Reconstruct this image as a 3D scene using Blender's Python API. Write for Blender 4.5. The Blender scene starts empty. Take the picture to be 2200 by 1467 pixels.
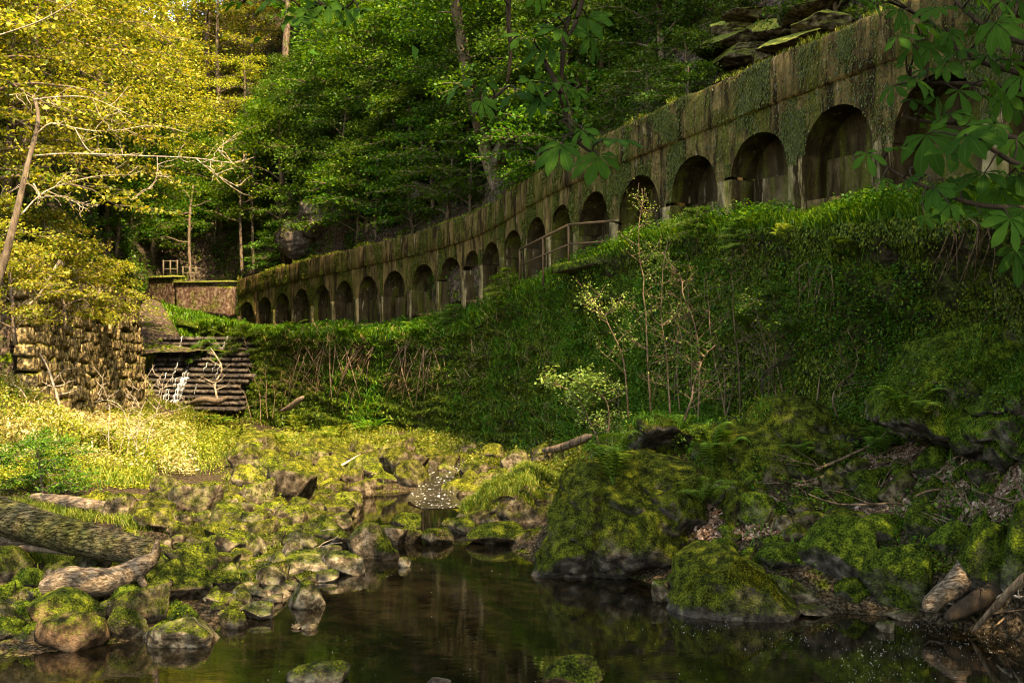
import bpy, math, random
import numpy as np
from mathutils import Vector, Matrix, Quaternion
from mathutils.bvhtree import BVHTree

# ------------------------------------------------------------------ camera, sky, sun, exposure
scene = bpy.context.scene
COL = scene.collection
CAMZ, F = 3.5, 2300.0                       # eye height over the pool, focal length in photo pixels (2200 wide)
cam_d = bpy.data.cameras.new('camera'); cam = bpy.data.objects.new('camera', cam_d); COL.objects.link(cam)
cam.location = (0, 0, CAMZ); cam.rotation_euler = (math.radians(90), 0, 0)
cam_d.sensor_width = 36.0; cam_d.lens = 36.0 * F / 2200.0; cam_d.clip_end = 1000; cam_d.clip_start = 0.1
scene.camera = cam

SUN_AZ, SUN_EL = math.radians(150), math.radians(57)      # azimuth clockwise from +Y (the view direction)
world = bpy.data.worlds.new('World'); scene.world = world; world.use_nodes = True
wn = world.node_tree.nodes; wl = world.node_tree.links; wn.clear()
sky = wn.new('ShaderNodeTexSky'); sky.sky_type = 'NISHITA'; sky.sun_disc = False
sky.sun_elevation = SUN_EL; sky.sun_rotation = SUN_AZ
bg = wn.new('ShaderNodeBackground'); bg.inputs['Strength'].default_value = 0.15
wo = wn.new('ShaderNodeOutputWorld'); wl.new(sky.outputs[0], bg.inputs[0]); wl.new(bg.outputs[0], wo.inputs[0])

sun_d = bpy.data.lights.new('sun', 'SUN'); sun_d.energy = 2.8; sun_d.angle = math.radians(0.5); sun_d.color = (1.0, 0.90, 0.74)
sun = bpy.data.objects.new('sun', sun_d); COL.objects.link(sun)
to_sun = Vector((math.sin(SUN_AZ) * math.cos(SUN_EL), math.cos(SUN_AZ) * math.cos(SUN_EL), math.sin(SUN_EL)))
sun.rotation_euler = to_sun.to_track_quat('Z', 'Y').to_euler()

vs = scene.view_settings
vs.view_transform = 'Standard'; vs.look = 'None'; vs.gamma = 1.0; vs.use_curve_mapping = False
vs.exposure = 3.1
vs.use_white_balance = True; vs.white_balance_temperature = 9000; vs.white_balance_tint = 10     # the photograph is balanced warm
scene.render.engine = 'CYCLES'
cy = scene.cycles
cy.max_bounces = 6; cy.diffuse_bounces = 3; cy.glossy_bounces = 3; cy.transmission_bounces = 4; cy.transparent_max_bounces = 4
cy.use_adaptive_sampling = False; cy.use_denoising = True; cy.denoiser = 'OPENIMAGEDENOISE'; cy.denoising_input_passes = 'RGB_ALBEDO_NORMAL'; cy.denoising_prefilter = 'ACCURATE'; cy.denoising_quality = 'HIGH'; cy.pixel_filter_type = 'BLACKMAN_HARRIS'; cy.filter_width = 1.15
cy.sample_clamp_indirect = 2.5; cy.caustics_reflective = False; cy.caustics_refractive = False

# ------------------------------------------------------------------ helpers
rng = np.random.default_rng(7)
random.seed(7)
UP = np.array([0, 0, 1.0])

def P(px, py, D):
    return np.array([(px - 1100) / F * D, D, CAMZ - (py - 733.5) / F * D])
def PZ(px, D, z):
    return np.array([(px - 1100) / F * D, D, z])
def W(px, py, z=0.0):                       # photo pixel on a horizontal plane
    D = (CAMZ - z) * F / (py - 733.5)
    return PZ(px, D, z)
def proj(A):
    A = np.asarray(A, float); D = np.maximum(A[:, 1], 0.01)
    return 1100 + A[:, 0] / D * F, 733.5 - (A[:, 2] - CAMZ) / D * F, D

def _hash(ix, iy, iz, seed):
    h = (ix.astype(np.uint32) * np.uint32(374761393) + iy.astype(np.uint32) * np.uint32(668265263)
         + iz.astype(np.uint32) * np.uint32(2246822519) + np.uint32(seed * 3266489917 & 0xffffffff))
    h = (h ^ (h >> np.uint32(13))) * np.uint32(1274126177)
    h = h ^ (h >> np.uint32(16))
    return h.astype(np.float64) / 4294967295.0
def vnoise(A, seed=0):
    A = np.asarray(A, float); i = np.floor(A).astype(np.int64); f = A - i; f = f * f * (3 - 2 * f)
    out = 0
    for dx in (0, 1):
        for dy in (0, 1):
            for dz in (0, 1):
                w = (f[:, 0] if dx else 1 - f[:, 0]) * (f[:, 1] if dy else 1 - f[:, 1]) * (f[:, 2] if dz else 1 - f[:, 2])
                out = out + w * _hash(i[:, 0] + dx, i[:, 1] + dy, i[:, 2] + dz, seed)
    return out * 2 - 1
def fbm(A, octaves=4, seed=0):
    s, a, t = 0, 1.0, 0
    A = np.asarray(A, float)
    for o in range(octaves):
        s = s + a * vnoise(A * 2 ** o, seed + o); t += a; a *= 0.5
    return s / t

def mesh_np(name, V, F_, smooth=False, uv=None):
    """V (n,3), F_ an int array (m,k) or a list of such arrays"""
    V = np.asarray(V, np.float32); Fs = [np.asarray(f, np.int32) for f in (F_ if isinstance(F_, list) else [F_]) if len(f)]
    me = bpy.data.meshes.new(name)
    me.vertices.add(len(V)); me.vertices.foreach_set('co', V.ravel())
    tot = np.concatenate([np.full(len(f), f.shape[1], np.int32) for f in Fs])
    idx = np.concatenate([f.ravel() for f in Fs])
    me.loops.add(len(idx)); me.loops.foreach_set('vertex_index', idx)
    st = np.zeros(len(tot), np.int32); st[1:] = np.cumsum(tot)[:-1]
    me.polygons.add(len(tot)); me.polygons.foreach_set('loop_start', st)
    if smooth: me.polygons.foreach_set('use_smooth', np.ones(len(tot), bool))
    if uv is not None:
        l = me.uv_layers.new(name='UVMap'); l.data.foreach_set('uv', np.asarray(uv, np.float32)[idx].ravel())
    me.update(calc_edges=True)
    return me

def obj(name, me, mat=None, parent=None, world=True):
    """link a mesh; with a parent whose geometry is given in world space the object is shifted back by the parent's place"""
    o = bpy.data.objects.new(name, me); COL.objects.link(o)
    if mat is not None and not me.materials: me.materials.append(mat)
    if parent is not None:
        o.parent = parent
        if world:
            b = Vector((0, 0, 0)); q = parent
            while q is not None: b += q.location; q = q.parent
            o.location = -b
    return o
def tag(o, label=None, cat=None, group=None, kind=None):
    if label: o['label'] = label
    if cat: o['category'] = cat
    if group: o['group'] = group
    if kind: o['kind'] = kind
    return o
def thing(name, label, cat, loc=(0, 0, 0), group=None):
    o = bpy.data.objects.new(name, None); COL.objects.link(o); o.location = [float(c) for c in loc]
    o.empty_display_size = 0.2
    return tag(o, label, cat, group)

class Acc:                                    # collects vertex / face arrays into one mesh
    def __init__(s): s.V = []; s.F = {}; s.n = 0
    def add(s, V, F_):
        V = np.asarray(V, float)
        for f in (F_ if isinstance(F_, list) else [F_]):
            f = np.asarray(f)
            if len(f): s.F.setdefault(f.shape[1], []).append(f + s.n)
        s.V.append(V); s.n += len(V)
    def mesh(s, name, smooth=False):
        return mesh_np(name, np.concatenate(s.V), [np.concatenate(f) for f in s.F.values()], smooth)

def tube(pts, rad, sides=6, cap=True):
    pts = np.asarray(pts, float); n = len(pts); rad = np.broadcast_to(np.asarray(rad, float), (n,))
    t = np.gradient(pts, axis=0); t /= np.linalg.norm(t, axis=1)[:, None] + 1e-9
    ref = np.where(np.abs(t[:, 2:3]) > 0.9, np.array([[1.0, 0, 0]]), np.array([[0, 0, 1.0]]))
    a = np.cross(t, ref); a /= np.linalg.norm(a, axis=1)[:, None] + 1e-9; b = np.cross(t, a)
    th = np.arange(sides) / sides * 2 * np.pi
    ring = pts[:, None] + rad[:, None, None] * (np.cos(th)[None, :, None] * a[:, None] + np.sin(th)[None, :, None] * b[:, None])
    V = ring.reshape(-1, 3)
    i = np.arange(n - 1)[:, None] * sides; j = np.arange(sides)[None]; k = (j + 1) % sides
    Fq = np.stack([i + j, i + k, i + sides + k, i + sides + j], -1).reshape(-1, 4)
    Fs = [Fq]
    if cap:
        Fs.append(np.arange(sides)[None, ::-1]); Fs.append((np.arange(sides) + (n - 1) * sides)[None])
        if sides == 4: Fs = [np.concatenate(Fs)]
    return V, Fs
def bend(a, b, n=8, amp=0.1, seed=0, sag=0.0):
    """a crooked line from a to b"""
    a, b = np.asarray(a, float), np.asarray(b, float); t = np.linspace(0, 1, n)[:, None]
    L = np.linalg.norm(b - a); r = np.random.default_rng(seed); ph = r.uniform(0, 6.28, (2, 3)); am = r.uniform(-1, 1, (2, 3))
    off = am[0] * np.sin(t * math.pi) + 0.5 * am[1] * np.sin(t * 2 * math.pi) + 0.25 * r.uniform(-1, 1, (n, 3)) * np.sin(t * math.pi)
    p = a + (b - a) * t + off * amp * L
    p[:, 2] += -sag * L * np.sin(t[:, 0] * math.pi)
    return p
def poly(pts, n=12):
    """a smooth dense line through the given points"""
    pts = np.asarray(pts, float); m = len(pts); s = np.linspace(0, m - 1, n); out = []
    for v in s:
        i = min(int(v), m - 2); f = v - i
        p0, p1, p2, p3 = pts[max(i - 1, 0)], pts[i], pts[i + 1], pts[min(i + 2, m - 1)]
        out.append(0.5 * ((2 * p1) + (p2 - p0) * f + (2 * p0 - 5 * p1 + 4 * p2 - p3) * f * f + (3 * p1 - p0 - 3 * p2 + p3) * f ** 3))
    return np.array(out)
def box(c, size, rz=0.0):
    s = np.array([[x, y, z] for x in (-.5, .5) for y in (-.5, .5) for z in (-.5, .5)]) * np.asarray(size)
    R = np.array([[math.cos(rz), -math.sin(rz), 0], [math.sin(rz), math.cos(rz), 0], [0, 0, 1]])
    return s @ R.T + np.asarray(c), np.array([[0, 1, 3, 2], [4, 6, 7, 5], [0, 4, 5, 1], [2, 3, 7, 6], [0, 2, 6, 4], [1, 5, 7, 3]])
def gridF(nu, nv):
    i = np.arange(nu - 1)[:, None]; j = np.arange(nv - 1)[None]
    return np.stack([i * nv + j, (i + 1) * nv + j, (i + 1) * nv + j + 1, i * nv + j + 1], -1).reshape(-1, 4)
def vnormals(V, Fq):
    N = np.zeros_like(V); a, b, c, d = (V[Fq[:, k]] for k in range(4)); n = np.cross(c - a, d - b)
    for k in range(4): np.add.at(N, Fq[:, k], n)
    return N / (np.linalg.norm(N, axis=1)[:, None] + 1e-9)
def rough_block(nx, ny, nz, size, seed, bevel=0.18, amp=0.06):
    """a worn block of masonry about 'size' across: a box grid with rounded, uneven faces"""
    V, Q, key = [], [], {}
    def vid(p):
        k = tuple(p)
        if k not in key: key[k] = len(V); V.append(p)
        return key[k]
    n = (nx, ny, nz)
    for ax in range(3):
        u, v = (ax + 1) % 3, (ax + 2) % 3
        for side in (0, n[ax]):
            for i in range(n[u]):
                for j in range(n[v]):
                    q = []
                    for du, dv in ((0, 0), (1, 0), (1, 1), (0, 1)):
                        p = [0, 0, 0]; p[ax] = side; p[u] = i + du; p[v] = j + dv; q.append(vid(tuple(p)))
                    Q.append(q if side else q[::-1])
    A = np.array(V, float) / np.array(n) * 2 - 1
    r = np.linalg.norm(np.sign(A) * np.abs(A) ** 6, axis=1)[:, None] ** (1 / 6)
    A = A * (1 - bevel) + A / np.maximum(np.linalg.norm(A, axis=1)[:, None], 1e-6) * bevel * 1.15
    A += amp * np.stack([fbm(A * 1.7 + 9 * seed + 31 * k, 3, seed + k) for k in range(3)], 1)
    return A * 0.5 * np.asarray(size), np.array(Q)

# ------------------------------------------------------------------ materials
def newmat(name):
    m = bpy.data.materials.new(name); m.use_nodes = True; nt = m.node_tree; nt.nodes.clear()
    return m, nt
class NT:
    def __init__(s, name):
        s.m, s.nt = newmat(name); s.N = s.nt.nodes; s.L = s.nt.links
        s.out = s.N.new('ShaderNodeOutputMaterial')
    def node(s, t, **kw):
        n = s.N.new(t)
        for k, v in kw.items():
            if k.startswith('i_'):
                n.inputs[k[2:].replace('_', ' ')].default_value = v
            else: setattr(n, k, v)
        return n
    def link(s, a, b): s.L.new(a, b)
    def pos(s, scale=(1, 1, 1)):
        g = s.node('ShaderNodeNewGeometry'); mp = s.node('ShaderNodeMapping'); mp.inputs['Scale'].default_value = scale
        s.link(g.outputs['Position'], mp.inputs['Vector']); return mp.outputs[0]
    def noise(s, vec, scale, detail=5, rough=0.6, dist=0.0):
        n = s.node('ShaderNodeTexNoise'); n.inputs['Scale'].default_value = scale; n.inputs['Detail'].default_value = detail
        n.inputs['Roughness'].default_value = rough; n.inputs['Distortion'].default_value = dist
        s.link(vec, n.inputs['Vector']); return n.outputs['Fac']
    def ramp(s, fac, stops, interp='LINEAR'):
        r = s.node('ShaderNodeValToRGB'); e = r.color_ramp.elements; r.color_ramp.interpolation = interp
        while len(e) < len(stops): e.new(0.5)
        for k, (p, c) in enumerate(stops):
            e[k].position = p; e[k].color = (*c, 1) if not np.isscalar(c) else (c, c, c, 1)
        s.link(fac, r.inputs[0]); return r.outputs[0]
    def mix(s, fac, a, b, mode='MIX'):
        n = s.node('ShaderNodeMix', data_type='RGBA', blend_type=mode)
        for sock, v in ((n.inputs[0], fac), (n.inputs[6], a), (n.inputs[7], b)):
            if isinstance(v, (int, float)): sock.default_value = v
            elif isinstance(v, tuple): sock.default_value = (*v, 1)
            else: s.link(v, sock)
        return n.outputs[2]
    def math(s, op, a, b=None, clamp=False):
        n = s.node('ShaderNodeMath', operation=op, use_clamp=clamp)
        for sock, v in ((n.inputs[0], a), (n.inputs[1], b)):
            if v is None: continue
            if isinstance(v, (int, float)): sock.default_value = v
            else: s.link(v, sock)
        return n.outputs[0]
    def bump(s, h, strength=0.5, dist=0.03):
        b = s.node('ShaderNodeBump'); b.inputs['Strength'].default_value = strength; b.inputs['Distance'].default_value = dist
        s.link(h, b.inputs['Height']); return b.outputs[0]
    def principled(s, col, rough=0.9, spec=0.2, normal=None):
        p = s.node('ShaderNodeBsdfPrincipled'); p.inputs['Specular IOR Level'].default_value = spec
        for sock, v in ((p.inputs['Base Color'], col), (p.inputs['Roughness'], rough)):
            if isinstance(v, tuple): sock.default_value = (*v, 1)
            elif isinstance(v, (int, float)): sock.default_value = v
            else: s.link(v, sock)
        if normal is not None: s.link(normal, p.inputs['Normal'])
        s.link(p.outputs[0], s.out.inputs['Surface']); return p

def leaf_mat(name, stops, trans=0.4, gloss=0.008, obvar=0.35, tint=(1.15, 1.1, 0.5)):
    t = NT(name)
    g = t.node('ShaderNodeNewGeometry'); oi = t.node('ShaderNodeObjectInfo')
    c = t.ramp(g.outputs['Random Per Island'], stops)
    br = t.node('ShaderNodeHueSaturation'); t.link(c, br.inputs['Color'])
    t.link(t.math('ADD', t.math('MULTIPLY', oi.outputs['Random'], 0.03), 0.485), br.inputs['Hue'])
    t.link(t.math('ADD', t.math('MULTIPLY', oi.outputs['Random'], obvar), 1 - obvar * 0.5), br.inputs['Value'])
    col = br.outputs[0]
    d = t.node('ShaderNodeBsdfDiffuse'); t.link(col, d.inputs[0])
    tr = t.node('ShaderNodeBsdfTranslucent'); t.link(t.mix(1.0, col, tint, 'MULTIPLY'), tr.inputs[0])
    m1 = t.node('ShaderNodeMixShader'); m1.inputs[0].default_value = trans; t.link(d.outputs[0], m1.inputs[1]); t.link(tr.outputs[0], m1.inputs[2])
    gl = t.node('ShaderNodeBsdfGlossy'); gl.inputs['Roughness'].default_value = 0.45; gl.inputs[0].default_value = (0.8, 0.85, 0.8, 1)
    m2 = t.node('ShaderNodeMixShader'); m2.inputs[0].default_value = gloss; t.link(m1.outputs[0], m2.inputs[1]); t.link(gl.outputs[0], m2.inputs[2])
    t.link(m2.outputs[0], t.out.inputs['Surface'])
    return t.m

def mossy_mat(name, stone, moss, thr=0.35, soft=0.35, fine=38.0, tide=True, streak=False, spec=0.04, mscale=1.6, bumpd=0.05, lichen=None, objvar=0.6):
    """stone with moss on what faces up; bare and wet at the waterline"""
    t = NT(name); v = t.pos(); g = t.node('ShaderNodeNewGeometry')
    sx = t.node('ShaderNodeSeparateXYZ'); t.link(g.outputs['Normal'], sx.inputs[0])
    n1 = t.noise(v, mscale, 5, 0.65); n2 = t.noise(v, fine, 3, 0.7); n3 = t.noise(v, 7.0, 5, 0.65)
    sc = t.ramp(n3, stone)
    mc = t.ramp(t.math('ADD', t.math('MULTIPLY', n2, 0.5), t.math('MULTIPLY', n3, 0.5)), moss)
    f = t.math('ADD', t.math('MULTIPLY', sx.outputs[2], 0.55), t.math('SUBTRACT', t.math('MULTIPLY', n1, 1.5), 0.55))
    f = t.math('ADD', f, t.math('MULTIPLY', t.math('SUBTRACT', n2, 0.5), 0.5))
    f = t.math('DIVIDE', t.math('SUBTRACT', f, thr - soft * 0.5), soft, True)
    rough = t.math('ADD', 0.85, 0.0)
    if tide:
        ps = t.node('ShaderNodeSeparateXYZ'); t.link(g.outputs['Position'], ps.inputs[0])
        h = t.math('ADD', ps.outputs[2], t.math('MULTIPLY', t.math('SUBTRACT', n3, 0.5), 0.22))
        k = t.math('DIVIDE', t.math('SUBTRACT', h, 0.05), 0.07, True)
        f = t.math('MULTIPLY', f, k)
        rough = t.math('ADD', t.math('MULTIPLY', k, 0.5), 0.4)
    col = t.mix(f, sc, mc)
    oi = t.node('ShaderNodeObjectInfo'); hv = t.node('ShaderNodeHueSaturation'); t.link(col, hv.inputs['Color']); t.link(t.math('ADD', t.math('MULTIPLY', oi.outputs['Random'], objvar), 1 - objvar * .5), hv.inputs['Value']); col = hv.outputs[0]
    if lichen:
        lf = t.math('MULTIPLY', t.math('DIVIDE', t.math('SUBTRACT', t.noise(v, 2.3, 4), 0.58), 0.08, True), 0.7)
        col = t.mix(lf, col, lichen)
    hgt = t.math('ADD', t.math('MULTIPLY', n2, t.math('ADD', t.math('MULTIPLY', f, 0.6), 0.25)), t.math('MULTIPLY', n3, 0.9))
    t.principled(col, rough, spec, t.bump(hgt, 0.9, bumpd))
    return t.m

MOSS = [(0.41, (0.006, 0.007, 0.0015)), (0.5, (0.032, 0.041, 0.004)), (0.60, (0.115, 0.125, 0.011))]
MOSSY_Y = [(0.40, (0.009, 0.010, 0.002)), (0.5, (0.042, 0.046, 0.005)), (0.61, (0.145, 0.135, 0.014))]
MOSS_G = [(0.41, (0.005, 0.009, 0.0015)), (0.5, (0.028, 0.044, 0.004)), (0.60, (0.10, 0.13, 0.011))]
STONE = [(0.37, (0.014, 0.010, 0.006)), (0.5, (0.06, 0.043, 0.025)), (0.64, (0.16, 0.12, 0.075))]
STONE_G = [(0.38, (0.022, 0.016, 0.009)), (0.5, (0.08, 0.058, 0.034)), (0.63, (0.23, 0.18, 0.115))]
STONE_D = [(0.38, (0.015, 0.012, 0.009)), (0.55, (0.06, 0.048, 0.034)), (0.64, (0.13, 0.105, 0.075))]
STONE_R = [(0.38, (0.022, 0.014, 0.008)), (0.5, (0.075, 0.042, 0.021)), (0.64, (0.16, 0.095, 0.05))]
M_ROCK = mossy_mat('mossy_rock', STONE, MOSS, 0.42)
M_ROCKY = mossy_mat('mossy_rock_yellow', STONE, MOSSY_Y, 0.34)
M_ROCKG = mossy_mat('mossy_rock_green', STONE_D, MOSS_G, 0.12)
M_ROCKB = mossy_mat('bare_rock', STONE_G, MOSS, 0.52)
M_ROCKR = mossy_mat('rusty_rock', STONE_R, MOSS, 0.42)
M_BOULDER = mossy_mat('boulder_moss', STONE_D, MOSS, 0.16, 0.4, 48.0, bumpd=0.09, objvar=.3)
M_CLIFF = mossy_mat('cliff_rock', [(0.3, (0.022, 0.018, 0.014)), (0.55, (0.10, 0.078, 0.058)), (0.75, (0.24, 0.18, 0.135))], MOSS, 0.45, tide=False)
M_LEDGE = mossy_mat('ledge_rock', STONE, [(0.3, (0.05, 0.055, 0.01)), (0.5, (0.13, 0.14, 0.025)), (0.7, (0.24, 0.25, 0.05))], 0.15, tide=False)
M_WALLSTONE = mossy_mat('wall_stone', [(0.38, (0.03, 0.02, 0.009)), (0.5, (0.13, 0.09, 0.04)), (0.64, (0.34, 0.25, 0.12))], MOSSY_Y, 0.62, tide=False, fine=24)
M_WEIR = mossy_mat('weir_stone', [(0.38, (0.008, 0.006, 0.004)), (0.5, (0.03, 0.022, 0.015)), (0.64, (0.08, 0.06, 0.042))], [(0.4, (0.02, 0.015, 0.01)), (0.5, (0.05, 0.038, 0.027)), (0.6, (0.11, 0.085, 0.062))], 0.42, tide=False, spec=0.25, objvar=1.0)
def soil_mat(name, stops, moss, thr, fine=22):
    t = NT(name); v = t.pos(); n1 = t.noise(v, 0.7, 6, 0.65); n2 = t.noise(v, fine, 4, 0.7); n3 = t.noise(v, 4, 5, 0.65)
    f = t.math('DIVIDE', t.math('SUBTRACT', t.math('ADD', n1, t.math('MULTIPLY', t.math('SUBTRACT', n3, 0.5), 0.7)), thr), 0.12, True)
    col = t.mix(f, t.ramp(n2, stops), t.ramp(n2, moss))
    t.principled(col, 0.95, 0.0, t.bump(t.math('ADD', n2, n3), 0.9, 0.06)); return t.m
SOIL = [(0.38, (0.008, 0.006, 0.003)), (0.5, (0.032, 0.023, 0.013)), (0.64, (0.10, 0.072, 0.045))]
M_SOIL = soil_mat('valley_soil', SOIL, MOSS, 0.55)
M_HILL = soil_mat('hill_soil', [(0.3, (0.012, 0.009, 0.006)), (0.5, (0.05, 0.036, 0.025)), (0.7, (0.16, 0.105, 0.075))], MOSS_G, 0.52, 9)
M_WALLMOSS = mossy_mat('mossy_wall', [(0.3, (0.012, 0.010, 0.007)), (0.55, (0.05, 0.04, 0.025)), (0.75, (0.12, 0.085, 0.055))], MOSS_G, -0.1, 0.45, 20, tide=False, bumpd=0.1)
def concrete_mat(name, pale):
    t = NT(name); v = t.pos(); vs_ = t.pos((1, 1, 0.16)); g = t.node('ShaderNodeNewGeometry')
    oi = t.node('ShaderNodeObjectInfo')
    n = t.noise(v, 3.0, 6, 0.7); st = t.noise(vs_, 3.6, 6, 0.7); st2 = t.noise(vs_, 2.2, 5, 0.65, 0.4); n2 = t.noise(v, 26, 4, 0.7)
    c = t.ramp(n, [(0.3, tuple(x * 0.45 for x in pale)), (0.55, pale), (0.75, tuple(min(x * 1.7, .6) for x in pale))])
    c = t.mix(t.math('DIVIDE', t.math('SUBTRACT', st, 0.44), 0.13, True), c, (0.018, 0.012, 0.005))       # dark runs
    c = t.mix(t.math('MULTIPLY', t.math('DIVIDE', t.math('SUBTRACT', st2, 0.50), 0.12, True), 0.85), c, t.ramp(n2, [(0.3, (0.018, 0.022, 0.004)), (0.7, (0.095, 0.095, 0.014))]))
    c = t.mix(t.math('MULTIPLY', t.math('DIVIDE', t.math('SUBTRACT', t.noise(vs_, 9, 4, 0.6), 0.63), 0.05, True), 0.6), c, (0.26, 0.19, 0.12))
    t.principled(c, 0.9, 0.03, t.bump(t.math('ADD', n, t.math('MULTIPLY', n2, 0.5)), 0.8, 0.04)); return t.m
M_CONC = concrete_mat('weathered_concrete', (0.12, 0.079, 0.029))
M_PIER = concrete_mat('pier_concrete', (0.24, 0.18, 0.085))
M_RED = mossy_mat('red_wall', [(0.38, (0.03, 0.016, 0.010)), (0.5, (0.075, 0.042, 0.028)), (0.64, (0.15, 0.11, 0.08))], MOSS, 0.38, tide=False)
M_RECESS_SHADE = concrete_mat('painted_shade_vault', (0.042, 0.030, 0.014))  # shade of the arch recess painted in as darker concrete
M_LINING = concrete_mat('niche_lining', (0.075, 0.054, 0.025))  # lining darkened too, with part of the recess shade in its colour
def bark_mat(name, stops, sc=(14, 14, 3), green=None):
    t = NT(name); tc = t.node('ShaderNodeNewGeometry'); mp = t.node('ShaderNodeMapping'); mp.inputs['Scale'].default_value = sc
    t.link(tc.outputs['Position'], mp.inputs[0]); n = t.noise(mp.outputs[0], 1.0, 6, 0.7, 0.6); n2 = t.noise(t.pos(), 1.7, 4)
    c = t.ramp(n, stops)
    if green: c = t.mix(t.math('DIVIDE', t.math('SUBTRACT', n2, 0.45), 0.15, True), c, t.ramp(n, green))
    t.principled(c, 0.9, 0.03, t.bump(n, 0.9, 0.03)); return t.m
M_BARK = bark_mat('bark', [(0.3, (0.03, 0.021, 0.013)), (0.55, (0.12, 0.085, 0.055)), (0.75, (0.23, 0.17, 0.115))])
M_TWIG = bark_mat('twig_bark', [(0.4, (0.045, 0.028, 0.016)), (0.6, (0.18, 0.12, 0.07))])
M_PALETWIG = bark_mat('pale_twig', [(0.4, (0.14, 0.10, 0.06)), (0.6, (0.42, 0.33, 0.23))])
M_DARKTWIG = bark_mat('dark_twig', [(0.3, (0.012, 0.009, 0.006)), (0.7, (0.05, 0.035, 0.022))])
M_WOOD = bark_mat('driftwood', [(0.38, (0.03, 0.02, 0.012)), (0.5, (0.10, 0.07, 0.043)), (0.64, (0.24, 0.18, 0.12))], (9, 30, 30))
def log_mat():
    t = NT('log_bark'); mp = t.pos((3.0, 16, 16)); wp = t.node('ShaderNodeTexVoronoi', feature='DISTANCE_TO_EDGE'); wp.inputs['Scale'].default_value = 1.6; wp.inputs['Randomness'].default_value = 1.0
    ns = t.node('ShaderNodeTexNoise'); ns.inputs['Scale'].default_value = 2.0; ns.inputs['Detail'].default_value = 4; t.link(mp, ns.inputs['Vector'])
    add = t.node('ShaderNodeVectorMath', operation='ADD'); t.link(mp, add.inputs[0]); t.link(ns.outputs['Color'], add.inputs[1]); t.link(add.outputs[0], wp.inputs['Vector'])
    n = t.noise(t.pos((6, 22, 22)), 1.0, 5, 0.7); n2 = t.noise(t.pos(), 1.3, 4); crack = t.math('ADD', t.math('MULTIPLY', t.math('DIVIDE', wp.outputs['Distance'], 0.10, True), .65), .35)
    c = t.ramp(n, [(0.36, (0.022, 0.016, 0.008)), (0.5, (0.07, 0.054, 0.027)), (0.64, (0.15, 0.12, 0.065))]); c = t.mix(t.math('DIVIDE', t.math('SUBTRACT', n2, 0.42), 0.2, True), c, t.ramp(n, [(0.36, (0.016, 0.014, 0.004)), (0.5, (0.055, 0.052, 0.014)), (0.64, (0.12, 0.11, 0.03))]))
    c = t.mix(crack, (0.006, 0.0045, 0.002), c); t.principled(c, 0.9, 0.02, t.bump(t.math('ADD', crack, t.math('MULTIPLY', n, .5)), 1.0, 0.03)); return t.m
M_LOG = log_mat()
def plain(name, col, rough=0.6, metal=0.0, var=0.3):
    t = NT(name); n = t.noise(t.pos(), 12, 4); c = t.mix(n, tuple(x * (1 - var) for x in col), tuple(min(1, x * (1 + var)) for x in col))
    p = t.principled(c, rough, 0.05); p.inputs['Metallic'].default_value = metal; return t.m
M_RUST = plain('rusty_iron', (0.07, 0.045, 0.024), 0.8, 0.0, 0.5)
M_RAILWOOD = plain('weathered_rail', (0.09, 0.07, 0.045), 0.8)
# foliage
M_GOLD = leaf_mat('young_beech_leaf', [(0.0, (0.055, 0.095, 0.007)), (0.5, (0.16, 0.165, 0.018)), (1.0, (0.36, 0.30, 0.05))], 0.40)
M_GREEN = leaf_mat('green_leaf', [(0.0, (0.018, 0.055, 0.005)), (0.6, (0.042, 0.105, 0.009)), (1.0, (0.11, 0.17, 0.014))], 0.38)
M_DKGREEN = leaf_mat('dark_leaf', [(0.0, (0.018, 0.045, 0.006)), (0.6, (0.04, 0.085, 0.010)), (1.0, (0.075, 0.12, 0.014))], 0.34)
M_GRASS = leaf_mat('grass_blade', [(0.0, (0.022, 0.075, 0.006)), (0.7, (0.06, 0.15, 0.011)), (1.0, (0.15, 0.20, 0.02))], 0.35)
M_GRASSY = leaf_mat('sunny_grass', [(0.0, (0.05, 0.095, 0.008)), (0.6, (0.12, 0.145, 0.015)), (1.0, (0.25, 0.22, 0.045))], 0.35)
M_DRY = leaf_mat('dry_stalk', [(0.0, (0.05, 0.03, 0.015)), (0.6, (0.12, 0.075, 0.038)), (1.0, (0.22, 0.15, 0.08))], 0.15)
M_LITTER = leaf_mat('dead_leaf', [(0.0, (0.06, 0.032, 0.018)), (0.6, (0.16, 0.095, 0.058)), (1.0, (0.34, 0.24, 0.17))], 0.1)
M_MOSST = leaf_mat('moss_tuft', [(0.0, (0.014, 0.028, 0.003)), (0.6, (0.055, 0.092, 0.007)), (1.0, (0.16, 0.19, 0.016))], 0.25, 0.01)
M_MOSSV = leaf_mat('arcade_moss', [(0.0, (0.022, 0.028, 0.004)), (0.6, (0.06, 0.068, 0.009)), (1.0, (0.12, 0.13, 0.016))], 0.25, 0.02)
M_FERN = leaf_mat('fern_leaf', [(0.0, (0.05, 0.105, 0.012)), (1.0, (0.12, 0.19, 0.025))], 0.4)
M_STRAW = leaf_mat('straw', [(0.0, (0.16, 0.13, 0.03)), (0.5, (0.36, 0.28, 0.10)), (1.0, (0.58, 0.48, 0.25))], 0.25)
M_PALE = leaf_mat('pale_leaf', [(0.0, (0.12, 0.20, 0.035)), (1.0, (0.30, 0.36, 0.09))], 0.35)
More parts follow.
